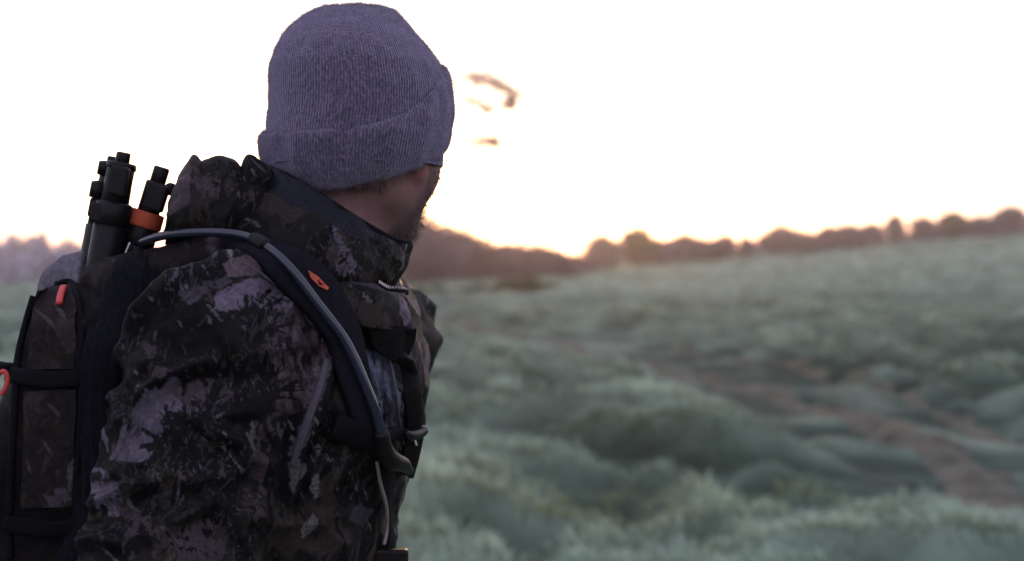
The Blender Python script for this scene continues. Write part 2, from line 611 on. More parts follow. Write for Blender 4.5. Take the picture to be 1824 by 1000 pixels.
def grow(trunk, crown, rr, p, d, L, r, depth, maxd, lean, droop, leaves, leafsz, spreadk):
    acc = trunk if depth <= 1 else crown
    segs = 4 if depth <= 1 else (3 if depth < maxd else 2)
    q = p.copy()
    for s in range(segs):
        d = d + np.array([rr.gauss(0, .13), rr.gauss(0, .13), rr.gauss(0, .09) + (0.05 if depth < 3 else -droop)])
        d /= np.linalg.norm(d)
        nq = q + d * L / segs
        r0, r1 = r * (1 - 0.45 * s / segs), r * (1 - 0.45 * (s + 1) / segs)
        stick(acc, q, nq, r0, r1, 7 if depth == 0 else (5 if depth == 1 else 3))
        q = nq
        if depth < maxd and (depth > 0 or s >= 1):
            nb = 2 if depth < 3 else 1 + (rr.random() < .7)
            for _ in range(nb):
                ang = rr.uniform(0, 2 * math.pi)
                pr = np.array([math.cos(ang), math.sin(ang), rr.uniform(-.15, .55)])
                nd = d * (1 - spreadk) + pr * spreadk
                nd /= np.linalg.norm(nd)
                grow(trunk, crown, rr, q, nd, L * rr.uniform(.5, .74), r1 * .58, depth + 1, maxd, lean, droop, leaves, leafsz, spreadk)
    if depth >= maxd - 1 and leaves and rr.random() < leafp:
        for _ in range(leaves):
            c = q + np.array([rr.gauss(0, .22), rr.gauss(0, .22), rr.gauss(0, .2)]) * leafsz * rr.choice([3, 5, 8, 12])
            n1 = np.array([rr.gauss(0, 1), rr.gauss(0, 1), rr.gauss(0, 1)]); n1 /= np.linalg.norm(n1)
            n2 = np.cross(n1, [rr.gauss(0, 1), rr.gauss(0, 1), rr.gauss(0, 1)]); n2 /= np.linalg.norm(n2) + 1e-9
            b = len(leafacc[0])
            leafacc[0].extend([c - n1 * leafsz, c + n2 * leafsz * .55, c + n1 * leafsz, c - n2 * leafsz * .55])
            leafacc[1].append((b, b + 1, b + 2, b + 3))

leafacc, leafp = ([], []), 1.0
def make_tree(seed, H, r0, maxd, leaves=0, leafsz=0.1, spreadk=0.55, droop=0.03, leafmat=None, crownmat=None, trunkL=0.42, prob=1.0, whips=0):
    """one tree at the origin: (trunk mesh, crown mesh), the crown of twigs and leaves"""
    global leafacc, leafp
    leafp = prob
    rr = random.Random(seed)
    tr, cr = ([], []), ([], [])
    leafacc = ([], [])
    grow(tr, cr, rr, np.array([0, 0, -0.25]), np.array([rr.gauss(0, .04), rr.gauss(0, .04), 1.0]), H * trunkL, r0, 0, maxd, 0, droop, leaves, leafsz, spreadk)
    if whips:
        z1 = max(p[2] for p in leafacc[0] + cr[0])
        up = [p for p in leafacc[0] if p[2] > z1 * .35]
        for _ in range(whips):
            p = np.array(rr.choice(up))
            d = np.array([rr.gauss(0, .35), rr.gauss(0, .35), 1.0])
            q = p + d * z1 * rr.uniform(.10, .30)
            stick(cr, p, q, .020 * z1 / 6, .006 * z1 / 6, 3)
            stick(cr, p + (q - p) * .45, p + (q - p) * .45 + np.array([rr.gauss(0, .4), rr.gauss(0, .4), .5]) * z1 * .10, .012 * z1 / 6, .005 * z1 / 6, 3)
    nb = len(cr[0])
    V = cr[0] + leafacc[0]
    Fc = cr[1] + [tuple(j + nb for j in f) for f in leafacc[1]]
    zmax = max(p[2] for p in V)
    k = H / zmax
    out = []
    for n_, (v, f), mm in (('trunk', tr, BARK), ('crown', (V, Fc), crownmat or TWIG)):
        me = bpy.data.meshes.new(n_)
        me.from_pydata([tuple(p * k) for p in v], [], f)
        me.materials.append(mm)
        if n_ == 'crown' and leafmat:
            me.materials.append(leafmat)
            mi = np.zeros(len(f), np.int32)
            mi[len(cr[1]):] = 1
            me.polygons.foreach_set('material_index', mi)
        out.append(me)
    return out

KINDS = {
    'bare': make_tree(5, 9.0, 0.20, 5, 3, 0.13, 0.5, leafmat=LEAF_B, prob=.3),
    'bare2': make_tree(23, 8.0, 0.18, 5, 4, 0.14, 0.6, leafmat=LEAF_B, prob=.4),
    'leafy': make_tree(12, 6.0, 0.16, 4, 17, 0.22, 0.55, 0.02, LEAF_B, trunkL=0.36, whips=420),
    'ivy': make_tree(31, 6.0, 0.16, 4, 24, 0.22, 0.5, 0.0, LEAF_G, trunkL=0.34, whips=380),
    'scrub': make_tree(44, 3.0, 0.07, 4, 18, 0.14, 0.66, 0.0, LEAF_B, trunkL=0.3, whips=420),
}
def tall_tree_meshes():
    """a high trunk with long, sparsely twigged limbs that droop at their ends"""
    global leafacc, leafp
    rr = random.Random(9)
    tr, cr = ([], []), ([], [])
    leafacc, leafp = ([], []), .7
    pts = catmull([(0, 0, -.3), (.08, .05, 2.5), (-.05, 0, 5.0), (.1, .05, 7.5), (0, 0, 9.6)], 14)
    for k in range(13):
        stick(tr, pts[k], pts[k + 1], .27 * (1 - k / 15), .27 * (1 - (k + 1) / 15), 8)
    # the limbs: two long ones reach out over the field, the others are short
    limbs = [[(0, 0, 8.4), (1.4, -.1, 9.2), (2.4, -.2, 9.5), (3.4, -.2, 9.35), (4.1, -.1, 9.1), (4.7, 0, 8.8)],
             [(1.4, -.1, 9.2), (2.2, 0, 8.6), (3.0, .1, 8.2), (4.0, .1, 8.15), (4.5, .1, 8.3)],
             [(0, 0, 5.9), (1.6, .1, 6.35), (2.8, .2, 6.55), (3.7, .2, 6.5), (4.6, .3, 6.15)],
             [(0, 0, 9.3), (-.9, .2, 10), (-1.9, .5, 10.2), (-2.6, .6, 9.8)], [(0, 0, 7.6), (-.9, -.4, 8.3), (-1.8, -.9, 8.6)], [(0, 0, 9.4), (.2, .9, 10.1), (.1, 1.6, 10.4)],
             [(0, 0, 7.0), (.5, -.6, 7.8), (1.2, -1.2, 8.2), (1.7, -1.5, 8.1)]]
    def clump(c, n, r, sz):
        for _ in range(n):
            p = np.array(c) + np.array([rr.gauss(0, r), rr.gauss(0, r), rr.gauss(0, r * .6)])
            n1 = np.array([rr.gauss(0, 1) for _ in range(3)]); n1 /= np.linalg.norm(n1)
            n2 = np.cross(n1, [rr.gauss(0, 1) for _ in range(3)]); n2 /= np.linalg.norm(n2) + 1e-9
            b_ = len(leafacc[0])
            leafacc[0].extend([p - n1 * sz, p + n2 * sz * .55, p + n1 * sz, p - n2 * sz * .55])
            leafacc[1].append((b_, b_ + 1, b_ + 2, b_ + 3))
    for li, L in enumerate(limbs):
        pl = catmull(L, 22)
        for s in range(21):
            stick(tr if s < 5 else cr, pl[s], pl[s + 1], .12 * (1 - .5 * s / 21), .12 * (1 - .5 * (s + 1) / 21), 5)
            if s > 6:
                for _ in range(2):
                    nd = np.array([rr.gauss(.1, .6), rr.gauss(0, .6), rr.gauss(-.1, .5)])
                    q = pl[s] + nd / np.linalg.norm(nd) * rr.uniform(.25, .6)
                    stick(cr, pl[s], q, .022, .008, 3)
                    if rr.random() < .35:
                        clump(q, 16, .14, .11)
    for c, n, r in (((2.75, -.2, 9.25), 60, .16), ((3.45, -.2, 9.2), 80, .17), ((4.35, 0, 8.75), 70, .16), ((4.3, .1, 8.3), 90, .17), ((3.2, .1, 7.9), 50, .16), ((3.75, .2, 9.0), 40, .14),
                    ((3.3, .2, 6.5), 110, .20), ((5.1, .3, 6.0), 30, .2), ((2.2, -.2, 9.5), 40, .12)):
        clump(c, int(n * 1.1), r * 1.6, .115)
    nb = len(cr[0])
    out = []
    for n_, v, f, mm in (('trunk', tr[0], tr[1], BARK), ('crown', cr[0] + leafacc[0], cr[1] + [tuple(j + nb for j in f) for f in leafacc[1]], TWIG)):
        me = bpy.data.meshes.new(n_)
        me.from_pydata([tuple(p) for p in v], [], f)
        me.materials.append(mm)
        out.append(me)
    return out
KINDS['tall'] = tall_tree_meshes()
SIZE = {'bare': 9, 'bare2': 8, 'leafy': 6, 'ivy': 6, 'scrub': 3, 'tall': 10.4}

def tree(name, kind, u, dist, h, rz, label, group=None, cat='tree', wide=1.0):
    x = (u - 912) / F * dist
    z = float(gz(x, dist)[0])
    o = empty(name, (x, dist, z), label, cat, group)
    s = h * (1.0 if kind == 'tall' else 1.04) / SIZE[kind]
    o.rotation_euler[2] = rz
    o.scale = (s * wide, s * wide, s)
    for me in KINDS[kind]:
        c = bpy.data.objects.new(me.name, me)
        COL.objects.link(c)
        c.parent = o
    return o

# the tall tree the sun stands behind, and those beside it
tree('tall_tree', 'tall', 745, 66, 10.4, 0.0, 'tall leafless tree whose drooping branches show beside the grey beanie', None)
tree('bare_tree', 'leafy', 752, 62, 3.7, 1.1, 'low brown tree close beside the jacket collar, against the sunrise', None)
tree('bare_tree', 'leafy', 832, 74, 3.2, 2.0, 'slender bare tree glowing in front of the low sun', None, wide=.75)
for u, d, h, k, rz, w in ((788, 68, 3.0, 'leafy', .3, 1.0), (812, 72, 2.9, 'leafy', 1.7, .9), (858, 72, 2.5, 'scrub', 2.9, 1.3), (905, 75, 2.1, 'scrub', 4.1, 1.4),
                          (950, 78, 2.3, 'leafy', 5.2, 1.2), (990, 82, 1.9, 'scrub', .9, 1.4), (1030, 88, 1.5, 'scrub', 3.6, 1.3)):
    tree('bush', k, u, d, h, rz, 'brown leafless bush in the row under the rising sun', 'bushes under the rising sun', 'bush', w)
tree('round_tree', 'leafy', 1070, 96, 3.0, .5, 'small rounded tree standing apart beside a gap in the hedgerow', None, wide=1.15)
tree('ivy_tree', 'ivy', 1147, 104, 3.5, 1.5, 'dark upright tree at the end of the low hedge', None, wide=.95)
for u, d, h, k, rz, w in ((1190, 112, 2.3, 'scrub', 1.2, 1.3), (1225, 114, 2.8, 'leafy', 2.7, 1.0), (1255, 116, 2.2, 'scrub', 2.0, 1.3), (1290, 116, 2.5, 'leafy', 4.0, 1.0), (1328, 118, 2.3, 'leafy', .4, .8),
                          (1385, 120, 3.1, 'leafy', 5.5, 1.15), (1440, 124, 2.0, 'scrub', 2.2, 1.3), (1475, 126, 2.6, 'leafy', 3.9, .9), (1515, 128, 2.3, 'scrub', 3.1, 1.3), (1555, 130, 2.4, 'leafy', 1.0, 1.0)):
    tree('hedgerow_tree', k, u, d, h, rz, 'low hazy brown tree in the hedgerow along the rise', 'hedgerow trees along the rise', wide=w)
tree('bare_tree', 'leafy', 1597, 132, 3.3, 3.0, 'thin bare tree sticking up above the hedgerow on the rise', None, wide=.7)
for u, d, h, k, rz, w in ((1650, 134, 2.9, 'leafy', 2.2, 1.1), (1700, 135, 3.2, 'ivy', .2, 1.1), (1748, 135, 2.3, 'scrub', 3.3, 1.2), (1795, 136, 3.3, 'leafy', 4.4, 1.0), (1850, 136, 2.6, 'leafy', 5.0, 1.1)):
    tree('hilltop_tree', k, u, d, h, rz, 'mauve hazy tree at the top of the pasture', 'trees at the top of the pasture', wide=w)

# rough growth coloured dark to draw the shadow strip below the sunrise bushes
def thicket(name, x0, x1, y, depth, h, n, m, label, cat, lsz):
    r2 = np.random.default_rng(5 + int(abs(x0) * 7))
    x = r2.uniform(x0, x1, n)
    yy_ = y + r2.uniform(-depth, depth, n)
    top = h * (0.65 + 0.8 * fbm(np.stack([x, yy_ * .3, x * 0], 1), 0.45, 3, 12)) * (1 - 0.6 * np.abs((yy_ - y) / depth) ** 2)
    z = gz(x, yy_) + top * r2.uniform(0, 1, n) ** 0.7
    c = np.stack([x, yy_, z], 1)
    a = r2.normal(size=(n, 3)); a /= np.linalg.norm(a, axis=1)[:, None]
    b = np.cross(a, r2.normal(size=(n, 3))); b /= np.linalg.norm(b, axis=1)[:, None]
    s = lsz * r2.uniform(.5, 1.4, n)[:, None]
    V = np.stack([c - a * s, c + b * s * .5, c + a * s, c - b * s * .5], 1).reshape(-1, 3)
    o = mesh_obj(name, V, np.arange(n * 4).reshape(-1, 4), m, None, False)
    tag(o, label, cat, None, 'stuff')
    return o

thicket('shadow_strip_growth', -4.2, 1.6, 50, 0.9, 0.42, 9000, mat('shadow_dark_growth', (.03, .05, .03), .9, .1, .3, 2), 'low rough growth coloured dark as the shadow strip before the sunrise bushes', 'hedge', .07)
RIME_HAZE = mat('rime_haze_twigs', (.42, .38, .44), .9, .1, .25, 2)  # rimed twigs, paled further to put the distance haze into their colour
thicket('frosted_scrub', -40, -4.6, 66, 2.0, 1.75, 30000, RIME_HAZE, 'long pale rimed scrub along the field edge behind the backpack', 'scrub', .16)
thicket('distant_wood', -75, -14.0, 130, 4.0, 3.4, 30000, RIME_HAZE, 'wood on the skyline far behind the backpack, coloured pale for haze', 'wood', .34)
thicket('far_hedge', 9.5, 66, 145, 2.0, 1.1, 26000, TWIG, 'continuous low hedge behind the far trees', 'hedge', .2)

# ------------------------------------------------------------------ morning haze over the field
hz = mesh_obj('haze', *box_arrays((0, 90, 8), (120, 100, 16)), smooth=False)
m, t, b = new_mat('haze_air')
t.nodes.remove(b)
pv = t.nodes.new('ShaderNodeVolumePrincipled')
pv.inputs['Color'].default_value = (0.93, 0.92, 0.97, 1)
pv.inputs['Density'].default_value = 0.0008
pv.inputs['Anisotropy'].default_value = 0.75
t.links.new(pv.outputs[0], t.nodes['Material Output'].inputs['Volume'])
hz.data.materials.append(m)
tag(hz, 'thin pale morning haze over the field', 'haze', None, 'stuff')

# ------------------------------------------------------------------ the camouflage print, laid on the cloth point by point
def in_poly(x, y, poly):
    inside = np.zeros(len(x), bool)
    n = len(poly)
    for a in range(n):
        x1, y1 = poly[a]
        x2, y2 = poly[(a + 1) % n]
        c = ((y1 > y) != (y2 > y))
        if y1 != y2:
            inside ^= c & (x < (x2 - x1) * (y - y1) / (y2 - y1) + x1)
    return inside

BLACK, OLIVE, BROWN = np.array([.004, .004, .005]), np.array([.011, .010, .0095]), np.array([.026, .019, .018])
GREY, MAUVE, PALE, BLUE = np.array([.108, .089, .124]), np.array([.070, .050, .060]), np.array([.17, .15, .16]), np.array([.055, .058, .085])

def seg_d(x, y, ax_, ay_, bx_, by_):
    dx, dy = bx_ - ax_, by_ - ay_
    t = np.clip(((x - ax_) * dx + (y - ay_) * dy) / (dx * dx + dy * dy + 1e-12), 0, 1)
    return np.hypot(x - ax_ - t * dx, y - ay_ - t * dy), t

def leaf_poly(c, L, ang, lobes, r):
    pts = []
    m = 30
    for side in (1, -1):
        for k in range(m):
            t = k / (m - 1)
            t = t if side == 1 else 1 - t
            w = 0.34 * math.sin(math.pi * t ** 0.8) * (0.72 + 0.28 * math.cos(lobes * 2 * math.pi * t + r))
            pts.append((t - .5, side * w))
    ca, sa = math.cos(ang), math.sin(ang)
    return [(c[0] + L * (px * ca - py * sa), c[1] + L * (px * sa + py * ca)) for px, py in pts]

def stamp_list(seed, n, a0, a1, b0, b1):
    r = random.Random(seed)
    out = []
    for k in range(n):
        kind = r.random()
        c = (r.uniform(a0, a1), r.uniform(b0, b1))
        if kind < .45:
            col = r.choice([GREY * .8, BROWN * 1.2, OLIVE, BLACK, BLACK, MAUVE * .7, BROWN])
            out.append(('leaf', leaf_poly(c, r.uniform(.018, .048), r.uniform(0, 6.28), r.choice([2, 3, 4]), r.uniform(0, 3)), col))
        elif kind < .72:
            out.append(('sprig', c, r.uniform(.03, .06), r.uniform(0, 6.28), r.choice([BLACK, BLACK, OLIVE, OLIVE * 1.8, GREY * .5])))
        else:
            L, an = r.uniform(.06, .16), r.gauss(1.35, .35)
            out.append(('twig', c, (c[0] + L * math.cos(an), c[1] + L * math.sin(an)), r.uniform(.002, .007), r.choice([PALE * .6, BROWN * 1.5, BLACK, GREY * .8])))
    return out

STAMPS = stamp_list(17, 760, -1.6, 1.6, .75, 1.75)

def draw(C, a, b, st, ext=None):
    kind = st[0]
    if kind == 'leaf':
        poly = st[1]
        xs, ys_ = [p[0] for p in poly], [p[1] for p in poly]
        idx = np.nonzero((a > min(xs)) & (a < max(xs)) & (b > min(ys_)) & (b < max(ys_)))[0]
        if len(idx):
            idx = idx[in_poly(a[idx], b[idx], poly)]
            C[idx] = st[2]
    elif kind == 'sprig':
        c, L, an, col = st[1:]
        idx = np.nonzero((np.abs(a - c[0]) < L * 1.3) & (np.abs(b - c[1]) < L * 1.3))[0]
        if len(idx):
            rr = random.Random(int(c[0] * 9999))
            x, y = a[idx], b[idx]
            m_ = np.zeros(len(idx), bool)
            for q in range(13):
                t = rr.uniform(-.7, .6)
                sx, sy = c[0] + L * t * math.cos(an), c[1] + L * t * math.sin(an)
                aa = an + rr.choice([-1, 1]) * rr.uniform(.2, .9)
                l2 = L * rr.uniform(.4, .75)
                d, tt = seg_d(x, y, sx, sy, sx + l2 * math.cos(aa), sy + l2 * math.sin(aa))
                m_ |= d < .0022 * (1.15 - tt) * (L / .045)
            d, tt = seg_d(x, y, c[0] - L * math.cos(an), c[1] - L * math.sin(an), c[0] + L * math.cos(an), c[1] + L * math.sin(an))
            m_ |= d < .002
            C[idx[m_]] = col
    else:
        p, q, w, col = st[1:]
        idx = np.nonzero((a > min(p[0], q[0]) - .02) & (a < max(p[0], q[0]) + .02) & (b > min(p[1], q[1]) - .02) & (b < max(p[1], q[1]) + .02))[0]
        if not len(idx):
            return
        a, b = a[idx], b[idx]
        d, tt = seg_d(a, b, p[0], p[1], q[0], q[1])
        wob = .003 * np.sin(tt * 14 + p[0] * 90)
        m_ = (d + wob < w * (1.1 - .6 * tt)) & (d < .02)
        C[idx[m_]] = col * (0.75 + .5 * (np.sin((a[m_] * 3 + b[m_]) * 900) > 0)[:, None])

def at_plane(pts, d):
    return [(P(u, v, d).x, P(u, v, d).z) for u, v in pts]

# the big figures of the print on the near sleeve and breast, given by their places on the cloth (plane distance first)
FIGS = [
    (1.25, 'patch', [(262, 705), (300, 672), (345, 660), (352, 700), (392, 690), (425, 705), (400, 730), (372, 765), (352, 790), (300, 790), (255, 815), (190, 818), (215, 765)], GREY * .72),
    (1.25, 'patch', [(300, 700), (330, 668), (420, 690), (432, 712), (392, 735), (350, 722)], MAUVE * .75),
    (1.25, 'patch', [(172, 862), (212, 858), (198, 890), (176, 905)], GREY * .9),
    (1.25, 'patch', [(318, 868), (335, 852), (342, 880), (325, 896)], GREY * .6),
    (1.25, 'patch', [(325, 925), (380, 918), (415, 950), (400, 1010), (330, 1010)], MAUVE * .55),
    (1.25, 'patch', [(380, 520), (430, 498), (495, 508), (505, 540), (490, 585), (470, 590), (468, 560), (440, 548), (420, 560), (380, 552)], GREY * .8),
    (1.25, 'patch', [(385, 470), (420, 452), (455, 468), (440, 492), (395, 495)], MAUVE * 1.0),
    (1.25, 'patch', [(300, 520), (390, 490), (400, 505), (330, 540)], GREY * .4),
    (1.27, 'bark', [(490, 560), (535, 530), (575, 600), (582, 640), (556, 700), (530, 740), (490, 745), (484, 660)], MAUVE * .62),
    (1.30, 'bark', [(632, 640), (668, 620), (700, 640), (712, 700), (722, 760), (705, 800), (672, 790), (655, 730)], BLUE * .95),
    (1.27, 'patch', [(565, 640), (582, 650), (545, 770), (520, 830), (505, 815), (535, 740)], GREY * .62),
    (1.27, 'patch', [(505, 830), (525, 825), (530, 850), (515, 890), (506, 870)], PALE * .5),
    (1.27, 'patch', [(560, 880), (610, 800), (622, 800), (590, 860), (570, 890)], BROWN * .8),
    (1.27, 'patch', [(600, 960), (620, 925), (640, 950), (625, 975)], GREY * .35),
    (1.45, 'patch', [(735, 640), (765, 610), (760, 670), (745, 690), (722, 668)], MAUVE * .8),
]
SPRIGS = [(1.25, (320, 772), .026, 1.2), (1.25, (345, 790), .024, 1.8), (1.25, (300, 780), .022, .3), (1.25, (370, 745), .03, .5), (1.25, (395, 640), .035, 1.3),
          (1.25, (440, 600), .035, 1.0), (1.25, (430, 680), .03, 2.0), (1.25, (455, 720), .035, 1.2), (1.25, (330, 640), .03, 1.57), (1.25, (450, 560), .02, .6)]

def camo(V, N, pal=1.0, seed=0, figs=True):
    V, N = np.asarray(V, float), np.asarray(N, float)
    x, y, z = V[:, 0], V[:, 1], V[:, 2]
    a, b = x + .55 * (y - 1.3) + .9 * (y > 1.52) + seed * .37, z.copy()
    w = np.stack([a, b, a * 0], 1)
    a2 = a + .0022 * noise(w, 110, 3) + .004 * noise(w, 25, 5)
    b2 = b + .0022 * noise(w, 110, 6) + .004 * noise(w, 25, 8)
    q = np.stack([a2 * 1.3, b2 * .8, a2 * 0], 1)
    n1, n2 = fbm(q, 13, 3, 20 + seed), fbm(q, 22, 3, 50 + seed)
    C = np.tile(BLACK, (len(V), 1))
    C[n1 > .20] = OLIVE
    C[n1 > .40] = BROWN
    C[n2 > .50] = MAUVE * .5
    for st in STAMPS[:]:
        draw(C, a2, b2, st)
    # leaf litter and needles: fine flecks lying this way and that
    for s_, (ca, sa) in enumerate(((.8, .6), (-.6, .8), (.25, .97))):
        fl = np.stack([(a * ca + b * sa) * 45, (-a * sa + b * ca) * 210, a * 0], 1)
        m_ = (noise(fl, 1.0, 81 + s_) > .52) & (n1 < .12 + .1 * s_)
        C[m_] = [OLIVE * 2.4, PALE * .42, BROWN * 1.3][s_]
        m_ = (noise(fl, 1.0, 91 + s_) > .55) & (n1 > .12)
        C[m_] = BLACK
    if figs:
        near = (N[:, 1] < .35)
        wx, wz = x + .0035 * noise(w, 45, 33) + .0015 * noise(w, 160, 3), z + .0035 * noise(w, 45, 36) + .0015 * noise(w, 160, 5)
        streak = fbm(np.stack([x * 2.6 + .4 * z, z * .7, x * 0], 1), 70, 3, 4)
        for d, kind, poly, col in FIGS:
            m_ = near & (np.abs(y - d) < .16)
            idx = np.nonzero(m_)[0]
            idx = idx[in_poly(wx[idx], wz[idx], at_plane(poly, d))]
            if kind == 'bark':
                g = np.clip(.85 + 1.5 * streak[idx], .12, 1.7)[:, None]
                C[idx] = col * g
            else:
                C[idx] = col * (.9 + .3 * fbm(w[idx], 40, 2, 9))[:, None]
        for d, c, L, an in SPRIGS:
            idx = np.nonzero(near & (np.abs(y - d) < .13))[0]
            sub = C[idx]
            cx_, cz_ = at_plane([c], d)[0]
            for rot in (-.7, 0, .7):
                draw(sub, x[idx], z[idx], ('sprig', (cx_, cz_), L, an + rot, BLACK))
            C[idx] = sub
    return np.clip(C * pal, .003, .6)

CAMO = mat('camouflage_cloth', (0, 0, 0), 0.6, 0.07, 0.3, 260, 0.3, 900, 0.0, attr='print')
def litter(m):
    t = m.node_tree
    b = t.nodes['Principled BSDF']
    src = b.inputs['Base Color'].links[0].from_socket
    tc = t.nodes.new('ShaderNodeTexCoord')
    mk = t.nodes.new('ShaderNodeTexNoise')
    mk.inputs['Scale'].default_value = 11
    mk.inputs['Detail'].default_value = 3
    t.links.new(tc.outputs['Object'], mk.inputs['Vector'])
    mk2 = t.nodes.new('ShaderNodeMapRange')
    mk2.inputs['From Min'].default_value, mk2.inputs['From Max'].default_value = .47, .56
    t.links.new(mk.outputs['Fac'], mk2.inputs['Value'])
    for k, (rot, sc, thr, col) in enumerate((((0.2, 1.1, .1), (40, 200, 190), .61, (.023, .020, .025)), ((.4, -.7, 1.1), (50, 220, 220), .60, (.022, .019, .014)),
                                             ((0, 1.45, .2), (35, 200, 170), .57, (.004, .004, .005)), ((.3, 1.9, .4), (45, 260, 240), .655, (.056, .048, .060)))):
        mp = t.nodes.new('ShaderNodeMapping')
        m0 = t.nodes.new('ShaderNodeMapping')
        m0.inputs['Rotation'].default_value = rot
        mp.inputs['Scale'].default_value = sc
        mp.inputs['Location'].default_value = (k * 3.7, k * 1.3, 0)
        t.links.new(tc.outputs['Object'], m0.inputs['Vector'])
        t.links.new(m0.outputs[0], mp.inputs['Vector'])
        n = t.nodes.new('ShaderNodeTexNoise')
        n.inputs['Scale'].default_value = 1
        n.inputs['Detail'].default_value = 2
        n.inputs['Distortion'].default_value = .6
        t.links.new(mp.outputs[0], n.inputs['Vector'])
        r = t.nodes.new('ShaderNodeMapRange')
        r.inputs['From Min'].default_value, r.inputs['From Max'].default_value = thr, thr + .02
        t.links.new(n.outputs['Fac'], r.inputs['Value'])
        mx = t.nodes.new('ShaderNodeMix')
        mx.data_type = 'RGBA'
        mx.inputs['B'].default_value = (*col, 1)
        ml = t.nodes.new('ShaderNodeMath')
        ml.operation = 'MULTIPLY'
        t.links.new(r.outputs[0], ml.inputs[0])
        t.links.new(mk2.outputs[0], ml.inputs[1])
        t.links.new(ml.outputs[0], mx.inputs['Factor'])
        t.links.new(src, mx.inputs['A'])
        src = mx.outputs['Result']
    t.links.new(src, b.inputs['Base Color'])
litter(CAMO)
PACKC = mat('pack_camouflage_cloth', (0, 0, 0), 0.7, 0.05, 0.3, 200, 0.3, 900, 0.0, attr='print')
SKIN = mat('skin', (0, 0, 0), 0.55, 0.35, 0.10, 120, 0.15, 700, attr='print')
NAVY = mat('navy_fleece', (.008, .009, .015), 0.95, .05, .25, 300, .3, 900, 0)
BLACKC = mat('black_cloth', (.006, .006, .007), 0.9, .05, .25, 200, .3, 900, 0)
WEB = mat('black_webbing', (.005, .005, .007), 0.8, .06, .25, 300, .5, 700)
PLASTIC = mat('black_plastic', (.006, .005, .006), 0.45, .15, .1, 80)
ORANGE = mat('orange_fabric', (.36, .06, .028), 0.7, .3, .2, 200)
RED = mat('red_cord', (.45, .045, .045), 0.6, .3, .15, 200)
METAL = mat('steel', (.38, .37, .40), 0.4, .5, .1, 60, metal=1.0)
TROUSER = mat('olive_trousers', (.04, .042, .03), .9, .2, .25, 80, .3, 600)
LEATHER = mat('brown_boot_leather', (.05, .035, .025), .6, .4, .25, 60, .3, 300)

# ------------------------------------------------------------------ the man
CX, CY = -.245, 1.50
HEADING = rad(65)                               # head turned away, towards the sunrise
hf = np.array([math.cos(HEADING), math.sin(HEADING), 0.0])
hr = np.array([math.sin(HEADING), -math.cos(HEADING), 0.0])
HC = np.array([-.1590, 1.50, 1.690])            # centre of the skull
HM = [[hf[0], hf[1], 0], [hr[0], hr[1], 0], [0, 0, 1]]
def hp(f, r, u_):
    return HC + hf * f + hr * r + np.array([0, 0, u_])

man = empty('person', (CX, CY, 0.0), 'man in camouflage jacket and grey beanie looking away towards the sunrise', 'person')

SR, ER, WR = (-.272, 1.335, 1.445), (-.325, 1.262, 1.165), (-.235, 1.25, .92)
SL, EL, WL = (-.178, 1.685, 1.440), (-.262, 1.735, 1.17), (-.20, 1.74, .93)

def hand(X, Y, Z, w, d):
    """palm and five curled fingers below the wrist w"""
    w = np.array(w)
    pal = w + np.array([.012, 0, -.075])
    s = cap(X, Y, Z, w, pal, .026, .036)
    for k in range(4):
        off = (k - 1.5) * .019
        a = pal + np.array([off, 0, -.015])
        l = (.070, .080, .075, .058)[k]
        m_ = a + np.array([.004, d * .012, -l * .55])
        e = m_ + np.array([.002, d * .028, -l * .40])
        s = smin(s, np.minimum(cap(X, Y, Z, a, m_, .0105, .0095), cap(X, Y, Z, m_, e, .0095, .008)), .005)
    a = w + np.array([.030, 0, -.045])
    m_ = a + np.array([.022, d * .01, -.032])
    return smin(s, np.minimum(cap(X, Y, Z, a, m_, .013, .011), cap(X, Y, Z, m_, m_ + np.array([.002, d * .01, -.03]), .011, .009)), .006)

